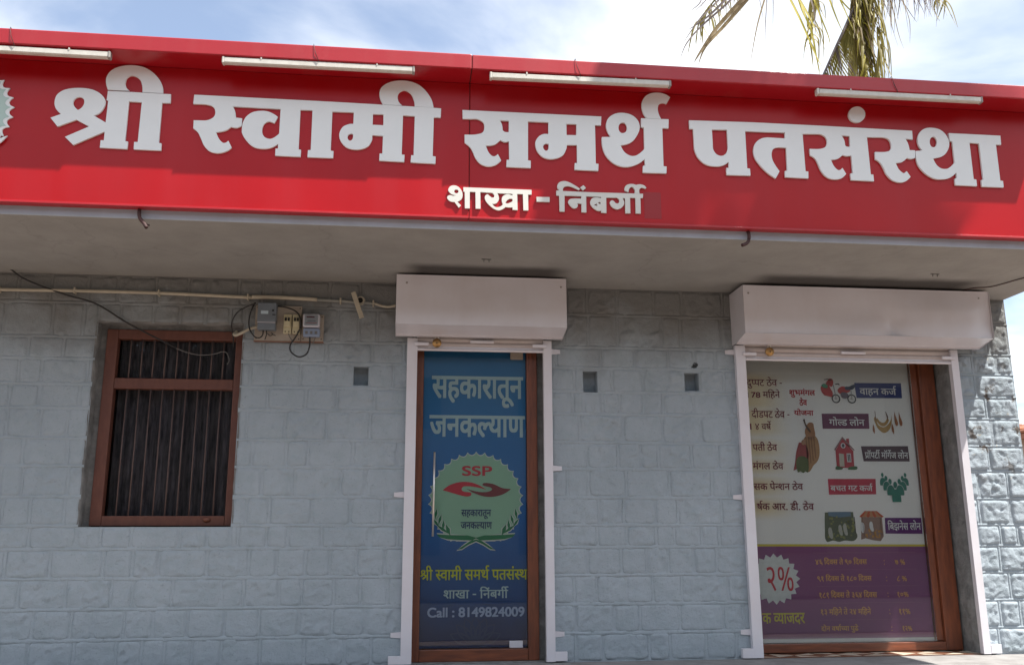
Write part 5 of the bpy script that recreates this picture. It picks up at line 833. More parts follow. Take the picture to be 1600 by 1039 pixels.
# ---------------- tube lamps hung under the coping
def tube_light(x0, x1, z0, z1, wx, label):
    t = thing('tube_light', label, 'tube light', 'white tube light battens along the top of the red sign')
    y = -1.487; bm = bmesh.new()
    prof = [(-.020, .014), (-.012, .021), (.012, .021), (.020, .014), (.020, -.014), (.012, -.020), (-.012, -.020), (-.020, -.014)]
    rings = [[bm.verts.new((x, y+p[0], z+p[1])) for p in prof] for x, z in ((x0+.016, z0), (x1-.016, z1))]
    for k in range(8): bm.faces.new((rings[0][k], rings[1][k], rings[1][(k+1) % 8], rings[0][(k+1) % 8]))
    link('housing', fin(bm, 'housing'), M['tube'], t)
    for x, z in ((x0, z0), (x1-.016, z1)): box('end_cap', x, x+.016, y-.0215, y+.0215, z-.022, z+.022, M['cap'] if x == x1-.016 else M['tube'], t, .004)
    zw = (z0+z1)/2
    tube('wire_tie', [(wx-.03, -1.30, 4.540), (wx-.022, -1.515, 4.540), (wx-.01, -1.519, 4.48), (wx+.012, -1.514, zw+.02), (wx+.014, -1.500, zw+.022)], .0022, M['rust'], t, n=5, curve=False)
    for fx in (.2, .8): box('clip', x0+(x1-x0)*fx-.004, x0+(x1-x0)*fx+.004, y-.023, y+.01, zw+.012, zw+.026, M['tube'], t)
    return t
tube_light(-3.035, -1.835, 4.405, 4.401, -2.40, 'white tube light at the far left, above the round emblem edge, cut by the frame')
tube_light(-1.178, .003, 4.408, 4.412, -.605, 'white tube light above the second word of the sign, left of the panel joint')
tube_light(.477, 1.661, 4.401, 4.410, 1.05, 'white tube light above the third word, just right of the panel joint')
tube_light(2.651, 3.824, 4.412, 4.415, 3.20, 'rightmost white tube light, below the palm fronds')

# ================================================================== ROLLER SHUTTERS
def shutter(x0, x1, rx, zt, zb, zrail, zbar, label, handle_x, dents, holes, open_right=False):
    t = thing('roller_shutter', label, 'roller shutter', 'white roller shutters over the two openings')
    # hood: sheet-metal box with slanted underside
    yf, yb = -.300, -.006
    n = 40; bm = bmesh.new(); front = []
    for i in range(n+1):
        u = i/n; x = x0+(x1-x0)*u; col_ = []
        for k in range(11):
            v = k/10; z = zb+(zt-zb)*v; dpt = .012*max(0, (u-.55)-(.75-v)*.55)*open_right
            for (cu_, cv_, su, sv, amp) in dents: dpt += 1.9*amp*math.exp(-((u-cu_)/su)**2-((v-cv_)/sv)**2)
            dpt += .002*noise.noise(Vector((x*3, 1.7, z*3)))
            col_.append(bm.verts.new((x, yf+dpt, z)))
        front.append(col_)
    for i in range(n):
        for k in range(10): bm.faces.new((front[i][k], front[i+1][k], front[i+1][k+1], front[i][k+1]))
    link('hood_front', fin(bm, 'hood_front', True), M['white_metal'], t)
    bm = bmesh.new(); zl = zb-.034
    q(bm, (x0, yf, zb), (x0, -.11, zl), (x1, -.11, zl), (x1, yf, zb))                      # slanted underside
    q(bm, (x0, -.11, zl), (x0, -.11, zl-.010), (x1, -.11, zl-.010), (x1, -.11, zl))         # hem
    q(bm, (x0, -.11, zl-.010), (x0, -.075, zl-.010), (x1, -.075, zl-.010), (x1, -.11, zl-.010))
    q(bm, (x0, yf, zt), (x1, yf, zt), (x1, -.02, zt), (x0, -.02, zt))
    link('hood_underside', fin(bm, 'hood_underside'), M['white_metal'], t)
    for x in (x0, x1):
        bm = bmesh.new(); o = .002 if x == x1 else -.002
        vs = [bm.verts.new(p) for p in ((x+o, yf+.001, zt), (x+o, yf+.001, zb), (x+o, -.11, zl-.008), (x+o, yb, zl-.008), (x+o, yb, zt))]
        bm.faces.new(vs if x == x0 else vs[::-1]); link('hood_side', fin(bm, 'hood_side'), M['white_metal'], t)
    for hx, hz in holes:
        bm = bmesh.new(); bmesh.ops.create_uvsphere(bm, u_segments=8, v_segments=5, radius=.0075)
        for v in bm.verts: v.co = Vector((hx+v.co.x, yf-.001+v.co.y*.5, hz+v.co.z))
        link('rivet', fin(bm, 'rivet', True), M['cap'], t)
    # guide rails: folded channels, open to the inside
    for side, (ra, rb, lugs, zfoot) in enumerate(rx):
        bm = bmesh.new(); y0, y1 = -.050, -.006; zt_ = zrail
        bx(bm, ra, rb, y0, y0+.003, .690, zt_, .0008)
        bx(bm, ra, ra+.003, y0+.0035, y1, .690, zt_); bx(bm, rb-.003, rb, y0+.0035, y1, .690, zt_)
        g = link('guide_rail', fin(bm, 'guide_rail'), M['white_metal'], t)
        out = -1 if side == 0 else 1; ex = ra if side == 0 else rb
        for lz in lugs:
            a_, b_ = sorted((ex, ex+out*.072)); bm = bmesh.new(); bx(bm, a_, b_, -.0135, -.0105, lz-.023, lz+.020, .0012)
            for v in bm.verts:
                if abs(v.co.x-(ex+out*.072)) < .012: v.co.z = lz-.001+(v.co.z-lz+.001)*.72
            bx(bm, ex+out*.058-.005, ex+out*.058+.005, -.017, -.0135, lz-.006, lz+.004, .002)
            link('lug', fin(bm, 'lug'), M['white_metal'], g)
        a_, b_ = sorted((ex, ex+out*zfoot[2])); box('foot_plate', a_, b_, -.052, -.012, zfoot[0], zfoot[1], M['white_metal'], g, .002)
    # rolled-up curtain: lowest slats and bottom bar
    a, b = rx[0][1]-.004, rx[1][0]+.004
    zz = zbar+.028; k = 0
    while zz < zl+.06:
        bm = bmesh.new()
        for i in range(5):
            pass
        rows = []
        for i in range(6):
            ang = math.pi*i/5; rows.append((bm.verts.new((a, -.024-.009*math.sin(ang), zz+.042*i/5)), bm.verts.new((b, -.024-.009*math.sin(ang), zz+.042*i/5))))
        for r_, s_ in zip(rows, rows[1:]): bm.faces.new((r_[0], r_[1], s_[1], s_[0]))
        link('slat', fin(bm, 'slat', True), M['shutter'], t); zz += .043; k += 1
    bm = bmesh.new(); tube_bm(bm, [(a, -.036, zbar+.008), (b, -.036, zbar+.008)], .011, 10); bx(bm, a, b, -.034, -.018, zbar+.004, zbar+.034, .002)
    link('bottom_bar', fin(bm, 'bottom_bar', False), M['white_metal'], t)
    hx0, hx1 = handle_x
    bm = bmesh.new(); bx(bm, hx0, hx1, -.066, -.038, zbar+.060, zbar+.080, .005, 2); link('pull_handle', fin(bm, 'pull_handle'), M['white_metal'], t)
    # bolts of the side latches
    for side in (0, 1):
        ex = a+.0 if side == 0 else b
        sg = 1 if side == 0 else -1
        a_, b_ = sorted((ex-sg*.02, ex+sg*.088)); box('latch_bolt', a_, b_, -.070, -.056, zbar+.031, zbar+.057, M['white_metal'], t, .004, 2)
    return t
shutter(-.095, 1.160, [(-.007, .069, (1.852, .883), (.690, .745, .085)), (1.019, 1.083, (2.930, 2.047, .874), (.694, .757, .085))], 3.424, 3.052, 3.005, 2.914,
        'narrow white roller shutter rolled up above the blue glass door', (.464, .643), [(.6, .8, .4, .25, .004), (.3, .4, .3, .3, .003)], [(-.02, 3.36), (1.12, 3.36)])
shutter(2.524, 4.530, [(2.531, 2.609, (2.955, 1.840, .869), (.690, .757, .080)), (4.312, 4.372, (), (.693, .757, .085))], 3.418, 3.046, 3.002, 2.888,
        'wide dented white roller shutter rolled up above the poster window', (3.389, 3.591), [(.60, .15, .03, .3, .018), (.45, .5, .14, .4, .010), (.985, .3, .05, .5, .012), (.85, .55, .2, .18, -.006), (.2, .3, .2, .5, .006)], [(2.565, 3.355), (4.44, 3.365)], True)
# loose flap of sheet behind the left end of the wide hood
def padlock(x, y, z, label):
    t = thing('padlock', label, 'padlock', 'brass padlocks on the shutters')
    bm = bmesh.new(); bmesh.ops.create_cone(bm, cap_ends=True, segments=20, radius1=.034, radius2=.034, depth=.022)
    bmesh.ops.rotate(bm, verts=bm.verts, cent=(0, 0, 0), matrix=Matrix.Rotation(math.pi/2, 3, 'X'))
    bmesh.ops.bevel(bm, geom=[e for e in bm.edges if e.calc_face_angle(0) > .8], offset=.004, segments=2, affect='EDGES')
    for v in bm.verts: v.co += Vector((x, y, z))
    link('lock_body', fin(bm, 'lock_body', True), M['brass'], t)
    tube('shackle', [(x-.011, y, z+.028), (x-.011, y, z+.046), (x, y, z+.056), (x+.011, y, z+.046), (x+.011, y, z+.028)], .0038, M['chrome'], t)
    bm = bmesh.new(); bx(bm, x-.003, x+.003, y-.0125, y-.0108, z-.008, z+.006); link('keyhole', fin(bm, 'keyhole'), M['dark'], t)
padlock(.212, -.085, 2.962, 'round brass padlock on the bottom bar of the narrow shutter above the blue door')
padlock(2.792, -.085, 2.948, 'round brass padlock on the bottom bar of the wide shutter above the poster')

# ================================================================== DOOR POSTER
def door_film():
    m = bpy.data.materials.new('blue_door_film'); m.use_nodes = True; nt = m.node_tree; b = nt.nodes['Principled BSDF']
    g = nt.nodes.new('ShaderNodeTexCoord'); s = nt.nodes.new('ShaderNodeSeparateXYZ'); nt.links.new(g.outputs['Object'], s.inputs[0])
    r = nt.nodes.new('ShaderNodeMapRange'); r.inputs['From Min'].default_value = .77; r.inputs['From Max'].default_value = 2.95; nt.links.new(s.outputs[2], r.inputs['Value'])
    n = nt.nodes.new('ShaderNodeTexNoise'); n.inputs['Scale'].default_value = 2.2; nt.links.new(g.outputs['Object'], n.inputs['Vector'])
    a = nt.nodes.new('ShaderNodeMath'); a.operation = 'MULTIPLY_ADD'; a.inputs[1].default_value = .16; nt.links.new(n.outputs['Fac'], a.inputs[0]); nt.links.new(r.outputs[0], a.inputs[2])
    c = nt.nodes.new('ShaderNodeValToRGB'); c.color_ramp.elements[0].color = (0.010, 0.024, 0.120, 1); c.color_ramp.elements[0].position = .1
    c.color_ramp.elements[1].color = (0.022, 0.200, 0.450, 1); c.color_ramp.elements[1].position = .95
    e = c.color_ramp.elements.new(.5); e.color = (0.028, 0.165, 0.470, 1)
    nt.links.new(a.outputs[0], c.inputs[0]); nt.links.new(c.outputs[0], b.inputs['Base Color']); b.inputs['Roughness'].default_value = .4
    return m
PC = {'pale': mat('print_pale', (0.50, 0.66, 0.68), .5), 'navy': mat('print_navy', (0.02, 0.05, 0.16), .5), 'lime': mat('print_lime', (0.62, 0.66, 0.03), .5), 'mar': mat('print_maroon', (0.20, 0.025, 0.045), .5),
      'crim': mat('print_crimson', (0.52, 0.03, 0.05), .5), 'wh': mat('print_white', (0.72, 0.72, 0.72), .5), 'gold': mat('print_gold', (0.78, 0.43, 0.13), .5), 'yel': mat('print_yellow', (0.62, 0.52, 0.06), .5),
      'lav': mat('print_lavender', (0.42, 0.52, 0.74), .5), 'petal': mat('print_petal', (0.030, 0.052, 0.150), .5)}
DP = thing('door_poster', 'blue printed poster with round green emblem and phone number behind the door glass', 'poster')
py = .108
bm = bmesh.new(); bx(bm, .124, .902, py, py+.001, .777, 2.949); link('film', fin(bm, 'film'), door_film(), DP)
for (k, x0, x1, zh, zb, c, off) in DOORT: lettering(k, x0, x1, zh, zb, py-.0045, PC[c], DP, off)
latin('Call : 8149824009', .181, .880, 1.055, .990, py-.0045, PC['lav'], DP, .028)
em = link('emblem', None, None, DP)
link('border', outline_mesh([scallop(.525, 1.821, .356, 34, .024, 1.520)], py-.001), M['em_white'], em)
link('disc', outline_mesh([scallop(.525, 1.821, .348, 34, .024, 1.526)], py-.0016), M['em_green'], em)
laurel(.527, 1.836, .345, py-.0018, M['em_white'], em, .02)
laurel(.527, 1.836, .345, py-.0036, M['em_dgreen'], em, -.004)
latin('SSP', .423, .642, 2.068, 1.998, py-.0045, M['em_red'], em, .02)
def sm(pts): return catmull_closed([(p[0], p[1], True if len(p) < 3 else False) for p in pts])
link('hand', outline_mesh([sm([(0.277, 1.891, 0), (0.339, 1.932), (0.426, 1.952), (0.513, 1.941), (0.602, 1.896, 0), (0.513, 1.915), (0.436, 1.919), (0.417, 1.897), (0.435, 1.880), (0.487, 1.872), (0.485, 1.851), (0.444, 1.846), (0.374, 1.863)])], py-.0045), M['em_red'], em)
link('hand', outline_mesh([sm([(0.450, 1.903, 0), (0.531, 1.881), (0.600, 1.878), (0.644, 1.894), (0.635, 1.911), (0.574, 1.928), (0.583, 1.944), (0.653, 1.937), (0.723, 1.907), (0.787, 1.901, 0), (0.723, 1.860), (0.635, 1.842), (0.548, 1.855)])], py-.0049), M['em_maroon'], em)
for k in range(-4, 5):      # faint petals printed at the foot
    for j, (cz, R) in enumerate(((.80, .20), (.80, .12))):
        an = math.pi/2+k*.40+(j*.2)
        if not (0.15 < an < 3.0): continue
        c0 = Vector((.527, cz)); d = Vector((math.cos(an), math.sin(an))); n_ = Vector((-d.y, d.x))
        def petal(s): return [tuple(c0+d*R*t*1.0+n_*R*.20*s*math.sin(math.pi*t**1.2)*sg) for sg, ts in ((1, [i/10 for i in range(11)]), (-1, [i/10 for i in range(9, 0, -1)])) for t in ts]
        outr = petal(1.0); inn = [tuple(c0+(Vector(p)-c0)*.90+d*R*.04) for p in petal(.80)]
        flat('petal', [[outr, inn]], py-.0006-.0001*(k+5)-.0011*j, PC['petal'], DP)

# ================================================================== SHOP POSTER
def poster_print():
    m = bpy.data.materials.new('poster_paper'); m.use_nodes = True; nt = m.node_tree; b = nt.nodes['Principled BSDF']; L = nt.links.new
    g = nt.nodes.new('ShaderNodeTexCoord'); s = nt.nodes.new('ShaderNodeSeparateXYZ'); L(g.outputs['Object'], s.inputs[0])
    def MR(v, a, c, t0, t1):
        r = nt.nodes.new('ShaderNodeMapRange'); r.interpolation_type = 'SMOOTHSTEP'; r.inputs['From Min'].default_value = a; r.inputs['From Max'].default_value = c; r.inputs['To Min'].default_value = t0; r.inputs['To Max'].default_value = t1; L(v, r.inputs['Value']); return r.outputs[0]
    def MU(a, c, op='MULTIPLY'):
        n = nt.nodes.new('ShaderNodeMath'); n.operation = op
        for i, v in enumerate((a, c)):
            if isinstance(v, (int, float)): n.inputs[i].default_value = v
            else: L(v, n.inputs[i])
        return n.outputs[0]
    fall = MR(s.outputs[0], 2.75, 3.12, 1, 0)
    acc = None
    for z0, z1 in ((2.55, 2.83), (2.34, 2.56), (2.17, 2.30), (2.04, 2.15), (1.87, 2.0), (1.71, 1.84)):
        band = MU(MR(s.outputs[2], z0-.05, z0+.05, 0, 1), MR(s.outputs[2], z1-.05, z1+.05, 1, 0))
        acc = band if acc is None else MU(acc, band, 'MAXIMUM')
    x = nt.nodes.new('ShaderNodeMix'); x.data_type = 'RGBA'; L(MU(MU(acc, fall), .75), x.inputs[0])
    x.inputs[6].default_value = (0.82, 0.81, 0.79, 1); x.inputs[7].default_value = (0.80, 0.62, 0.30, 1)
    L(x.outputs[2], b.inputs['Base Color']); b.inputs['Roughness'].default_value = .5
    return m
SP = thing('window_poster', 'white and purple bank poster with loan pictures and interest table behind shop glass', 'poster')
yp = .262; Y1 = yp-.0015; Y2 = yp-.003; Y3 = yp-.0045; Y4 = yp-.006
bm = bmesh.new(); bx(bm, 2.693, 4.118, yp, yp+.002, .759, 2.979); link('paper', fin(bm, 'paper'), poster_print(), SP)
PM = {}
def pm(n, c):
    if n not in PM: PM[n] = mat('print_'+n, c, .5, .25, 30)
    return PM[n]
flat('purple_field', [[(2.693, .790), (4.117, .785), (4.117, 1.470), (2.693, 1.476)]], Y1, mat('print_purple', (0.27, 0.085, 0.20), .5, .6, 1.2, (0.185, 0.065, 0.19)), SP)
flat('yellow_rule', [[(2.693, 1.476), (4.117, 1.470), (4.117, 1.486), (2.693, 1.493)]], Y1, PC['yel'], SP)
flat('panel_navy', [[(3.639, 2.776), (4.045, 2.780), (4.042, 2.655), (3.648, 2.651)]], Y1, pm('navy_box', (0.035, 0.05, 0.20)), SP)
flat('panel_maroon', [[(3.339, 2.519), (3.739, 2.524), (3.735, 2.401), (3.338, 2.397)]], Y1, pm('maroon_box', (0.15, 0.03, 0.09)), SP)
flat('panel_dark', [[(3.649, 2.259), (4.051, 2.263), (4.054, 2.139), (3.661, 2.138)]], Y1, pm('dark_box', (0.08, 0.04, 0.06)), SP)
flat('panel_red', [[(3.347, 1.997), (3.749, 1.999), (3.742, 1.877), (3.347, 1.873)]], Y1, pm('red_box', (0.50, 0.03, 0.07)), SP)
flat('panel_violet', [[(3.796, 1.693), (4.103, 1.693), (4.101, 1.568), (3.790, 1.570)]], Y1, pm('violet_box', (0.12, 0.02, 0.16)), SP)
for (k, x0, x1, zh, zb, c, off) in POST: lettering(k, x0, x1, zh, zb, Y3, PC[c], SP, off)
latin('78', 2.757, 2.830, 2.687, 2.642, Y3, PC['mar'], SP, .02)
flat('print_mark', [[(2.722, 2.686), (2.732, 2.686), (2.732, 2.640), (2.722, 2.640)], [(2.728, 2.432), (2.741, 2.432), (2.741, 2.384), (2.728, 2.384)]], Y3, PC['mar'], SP)
for z, x0, x1 in ((1.4255, 3.179, 4.025), (1.2975, 3.178, 4.026), (1.1725, 3.183, 4.027), (1.0475, 3.187, 4.023), (.9225, 3.189, 4.029)):
    ps = []; x = x0
    while x < x1: ps.append([(x, z-.0018), (x+.010, z-.0018), (x+.010, z+.0018), (x, z+.0018)]); x += .016
    flat('dotted_rule', ps, Y3, pm('rule', (0.33, 0.17, 0.25)), SP)
star = []
for i in range(40): r = .203 if i % 2 == 0 else .172; a = 2*math.pi*i/40; star.append((2.855+r*math.cos(a), 1.231+r*.94*math.sin(a)))
flat('starburst', [star], Y2, pm('star', (0.68, 0.71, 0.70)), SP)
# motorcycle and scooter picture
def ringp(cx, cz, r, w, n=22): return [circle(cx, cz, r, r, n), circle(cx, cz, r-w, r-w, n)]
bk = link('motorcycle_picture', None, None, SP)
flat('wheel', [ringp(3.470, 2.643, .037, .010), ringp(3.605, 2.643, .038, .010)], Y3, pm('tyre', (0.05, 0.05, 0.06)), bk)
flat('spokes', [[(3.468+.030*math.cos(a)-.001, 2.643+.030*math.sin(a)), (3.472-.030*math.cos(a), 2.643-.030*math.sin(a)), (3.469, 2.640)] for a in (0.3, 1.1, 1.9, 2.7)]+[[(3.603+.030*math.cos(a)-.001, 2.643+.030*math.sin(a)), (3.607-.030*math.cos(a), 2.643-.030*math.sin(a)), (3.604, 2.640)] for a in (0.1, .9, 1.7, 2.5)], Y2, pm('spoke', (0.30, 0.30, 0.32)), bk)
flat('red_bodywork', [sm([(3.352, 2.742), (3.352, 2.70), (3.375, 2.668, 0), (3.44, 2.655, 0), (3.448, 2.69), (3.425, 2.74), (3.418, 2.79), (3.392, 2.76, 0), (3.37, 2.745)]), sm([(3.415, 2.80), (3.450, 2.805), (3.458, 2.77), (3.44, 2.74), (3.425, 2.75)]),
     sm([(3.49, 2.715), (3.53, 2.745), (3.572, 2.735), (3.60, 2.712), (3.56, 2.69), (3.525, 2.68), (3.50, 2.69)])], Y2, pm('bike_red', (0.50, 0.05, 0.05)), bk)
flat('engine', [sm([(3.515, 2.688), (3.56, 2.695), (3.58, 2.665), (3.55, 2.645), (3.52, 2.655)])], Y3, pm('engine', (0.16, 0.13, 0.17)), bk)
flat('seat', [sm([(3.555, 2.740), (3.59, 2.745), (3.645, 2.760), (3.625, 2.725), (3.59, 2.715), (3.56, 2.718)])], Y3, pm('bike_blue', (0.05, 0.07, 0.12)), bk)
flat('green_side', [sm([(3.355, 2.752), (3.385, 2.765), (3.41, 2.745), (3.40, 2.728), (3.37, 2.733)])], Y3, pm('bike_green', (0.08, 0.30, 0.18)), bk)
flat('handlebar', [[(3.380, 2.800), (3.41, 2.806), (3.43, 2.798), (3.45, 2.806), (3.452, 2.800), (3.43, 2.790), (3.41, 2.799), (3.382, 2.795)], [(3.47, 2.764), (3.50, 2.770), (3.512, 2.758), (3.505, 2.754), (3.49, 2.762), (3.478, 2.756)]], Y4, pm('black', (0.03, 0.03, 0.03)), bk)
flat('fork', [[(3.452, 2.755), (3.460, 2.756), (3.474, 2.645), (3.468, 2.643)], [(3.60, 2.71), (3.606, 2.71), (3.609, 2.645), (3.603, 2.645)]], Y4, pm('spoke', (0.30, 0.30, 0.32)), bk)
# woman in wedding dress beside a row of gold pillars
cp = link('wedding_picture', None, None, SP)
flat('gold_column', [sm([(3.165, 2.30), (3.155, 2.20), (3.165, 2.08), (3.19, 2.05), (3.215, 2.07), (3.235, 2.10), (3.275, 2.14), (3.296, 2.20), (3.292, 2.30), (3.265, 2.345), (3.235, 2.36), (3.20, 2.345)])], Y1, pm('gold_cloth', (0.42, 0.23, 0.10)), cp)
flat('gold_stripe', [[(x, 2.33), (x+.010, 2.33), (x+.014, 2.10+.02*i), (x+.003, 2.10+.02*i)] for i, x in enumerate((3.185, 3.207, 3.229, 3.251))], Y2, pm('gold_dark', (0.28, 0.13, 0.055)), cp)
flat('red_sari', [sm([(3.128, 2.285, 0), (3.098, 2.20), (3.085, 2.13), (3.066, 2.060, 0), (3.10, 2.075), (3.15, 2.09), (3.19, 2.13), (3.205, 2.20), (3.18, 2.27)])], Y2, pm('sari', (0.32, 0.05, 0.05)), cp)
flat('green_skirt', [sm([(3.105, 2.16), (3.18, 2.165), (3.195, 2.09), (3.185, 2.045, 0), (3.165, 2.055, 0), (3.145, 2.042, 0), (3.125, 2.055, 0), (3.10, 2.046, 0)])], Y3, pm('skirt', (0.10, 0.13, 0.04)), cp)
flat('figure', [sm([(3.185, 2.36), (3.20, 2.415), (3.225, 2.445), (3.255, 2.44), (3.265, 2.40), (3.27, 2.34), (3.25, 2.31), (3.21, 2.31)])], Y2, pm('figure', (0.40, 0.20, 0.10)), cp)
flat('raised_arm', [sm([(3.176, 2.470, 0), (3.19, 2.475, 0), (3.200, 2.43), (3.235, 2.375), (3.225, 2.365), (3.195, 2.41)])], Y3, pm('arm', (0.13, 0.08, 0.05)), cp)
flat('head', [circle(3.246, 2.425, .017, .021, 12), circle(3.165, 2.285, .017, .021, 12)], Y3, pm('skin', (0.40, 0.21, 0.12)), cp)
# jewellery
jw = link('jewellery_picture', None, None, SP)
flat('necklace', [sm([(3.79, 2.50), (3.81, 2.44), (3.85, 2.415), (3.89, 2.43), (3.925, 2.475), (3.935, 2.52, 0), (3.93, 2.45), (3.905, 2.395), (3.86, 2.368), (3.82, 2.39), (3.795, 2.43)]),
     sm([(3.795, 2.48, 0), (3.83, 2.43), (3.87, 2.425), (3.91, 2.47, 0), (3.90, 2.50, 0), (3.87, 2.455), (3.84, 2.455), (3.81, 2.49, 0)])], Y1, pm('gold', (0.45, 0.28, 0.10)), jw)
flat('cord', [[(3.792, 2.545), (3.797, 2.545), (3.800, 2.47), (3.794, 2.47)], [(3.884, 2.543), (3.889, 2.541), (3.905, 2.50), (3.897, 2.47)]], Y2, pm('cord', (0.20, 0.12, 0.10)), jw)
flat('earring', [sm([(3.770, 2.44, 0), (3.780, 2.40), (3.776, 2.36, 0), (3.762, 2.385)]), sm([(3.932, 2.45, 0), (3.945, 2.40), (3.940, 2.355, 0), (3.925, 2.395)]), sm([(3.962, 2.545, 0), (3.972, 2.50), (3.985, 2.45), (3.972, 2.425), (3.958, 2.45), (3.958, 2.50)]), sm([(4.000, 2.545, 0), (4.010, 2.50), (4.023, 2.45), (4.010, 2.425), (3.996, 2.45), (3.996, 2.50)])], Y2, pm('earring', (0.36, 0.14, 0.06)), jw)
# little red house
hs = link('house_picture', None, None, SP)
flat('house_wall', [[(3.430, 2.085), (3.577, 2.086), (3.580, 2.219), (3.496, 2.318), (3.430, 2.222)], [(3.528, 2.270), (3.552, 2.245), (3.552, 2.320), (3.528, 2.318)]], Y2, pm('house_red', (0.46, 0.05, 0.07)), hs)
flat('house_roof', [[(3.418, 2.228), (3.496, 2.335), (3.592, 2.228), (3.584, 2.222), (3.496, 2.316), (3.427, 2.222)]], Y3, pm('house_roof', (0.30, 0.17, 0.17)), hs)
flat('house_door', [[(3.455, 2.095), (3.495, 2.095), (3.497, 2.195), (3.456, 2.200)]], Y3, pm('house_door', (0.52, 0.50, 0.42)), hs)
flat('house_window', [[(3.520, 2.130), (3.556, 2.130), (3.556, 2.200), (3.520, 2.200)], circle(3.497, 2.262, .020, .022, 16)], Y3, PC['wh'], hs)
flat('window_glass', [[(3.527, 2.138), (3.536, 2.138), (3.536, 2.192), (3.527, 2.192)], [(3.540, 2.138), (3.549, 2.138), (3.549, 2.192), (3.540, 2.192)], circle(3.497, 2.262, .013, .015, 12)], Y4, pm('glass_print', (0.10, 0.10, 0.12)), hs)
flat('bush', [sm([(3.418, 2.075), (3.43, 2.098), (3.46, 2.090), (3.48, 2.080), (3.45, 2.070)]), sm([(3.52, 2.078), (3.56, 2.096), (3.60, 2.094), (3.596, 2.074), (3.55, 2.070)])], Y4, pm('bush', (0.06, 0.14, 0.06)), hs)
# teal crowd symbol
pg = link('people_symbol', None, None, SP); tl = pm('teal', (0.02, 0.19, 0.14)); hd = []; bd = []
for (x, z, s) in ((3.910, 1.951, 1.0), (3.868, 1.978, .85), (3.946, 1.978, .85), (3.836, 2.004, .75), (3.975, 2.004, .75), (3.808, 2.030, .65), (4.001, 2.030, .65)):
    hd.append(circle(x, z, .017*s, .027*s, 14)); h = .135*s*(.95 if s < 1 else 1)
    bd.append(catmull_closed([(x-.037*s, z-h, False), (x-.036*s, z-.075*s, True), (x-.022*s, z-.045*s, True), (x, z-.034*s, True), (x+.022*s, z-.045*s, True), (x+.036*s, z-.075*s, True), (x+.037*s, z-h, False)]))
flat('heads', hd, Y2, tl, pg)
for i, b_ in enumerate(reversed(bd)):
    flat('shoulder', [b_], Y1-.0007*i, tl, pg)
    if i < 6: flat('gap', [[(p[0]*1.0+(p[0]-sum(q_[0] for q_ in b_)/len(b_))*.10, p[1]+.004) for p in b_]], Y1-.0007*i+.0003, pm('paper', (0.55, 0.56, 0.57)), pg)
# two market stalls
random.seed(21)
s1 = link('stall_picture', None, None, SP)
flat('stall_back', [sm([(3.300, 1.735, 0), (3.535, 1.738, 0), (3.54, 1.60), (3.555, 1.55), (3.52, 1.515), (3.45, 1.518), (3.40, 1.508), (3.35, 1.518), (3.295, 1.512), (3.29, 1.60)])], Y1, pm('stall_dark', (0.11, 0.13, 0.08)), s1)
flat('stall_awning', [[(3.325, 1.738), (3.515, 1.740), (3.512, 1.705), (3.42, 1.695), (3.33, 1.708)]], Y2, pm('awning_blue', (0.12, 0.20, 0.28)), s1)
flat('produce', [circle(random.uniform(3.31, 3.53), random.uniform(1.53, 1.70), random.uniform(.006, .012), None, 7) for _ in range(34)], Y3, pm('produce_green', (0.25, 0.26, 0.09)), s1)
flat('figures', [sm([(3.40, 1.60), (3.415, 1.64), (3.43, 1.60), (3.425, 1.555)]), sm([(3.440, 1.61), (3.455, 1.65), (3.470, 1.61), (3.465, 1.555)]), sm([(3.315, 1.57), (3.33, 1.62), (3.35, 1.57), (3.34, 1.53)])], Y4, pm('stall_cloth', (0.46, 0.46, 0.40)), s1)
flat('pole', [[(3.536, 1.70), (3.542, 1.70), (3.544, 1.575), (3.538, 1.575)]], Y4, pm('black', (0.03, 0.03, 0.03)), s1)
s2 = link('stall_picture', None, None, SP)
flat('stall_back', [[(3.60, 1.70), (3.772, 1.70), (3.774, 1.55), (3.745, 1.512), (3.68, 1.52), (3.62, 1.535), (3.583, 1.524)]], Y1, pm('stall_brown', (0.30, 0.19, 0.15)), s2)
for i in range(7):
    a, b = 3.632+i*.0145, 3.632+(i+1)*.0145; c, d = 3.583+i*.0293, 3.583+(i+1)*.0293
    flat('awning_stripe', [[(a, 1.746), (b, 1.746), (d, 1.702), ((c+d)/2, 1.696), (c, 1.702)]], Y2, pm('awning_red', (0.52, 0.09, 0.03)) if i % 2 == 0 else pm('awning_orange', (0.50, 0.23, 0.10)), s2)
flat('produce', [circle(random.uniform(3.62, 3.76), random.uniform(1.54, 1.60), random.uniform(.006, .011), None, 7) for _ in range(18)], Y3, pm('produce_orange', (0.52, 0.26, 0.06)), s2)
flat('figures', [sm([(3.66, 1.62), (3.675, 1.665), (3.69, 1.62), (3.685, 1.585)]), sm([(3.592, 1.58), (3.60, 1.66), (3.612, 1.58)])], Y4, PC['wh'], s2)
flat('pole', [[(3.603, 1.70), (3.608, 1.70), (3.612, 1.55), (3.607, 1.55)], [(3.752, 1.70), (3.757, 1.70), (3.762, 1.55), (3.757, 1.55)]], Y4, pm('pole_brown', (0.18, 0.09, 0.06)), s2)

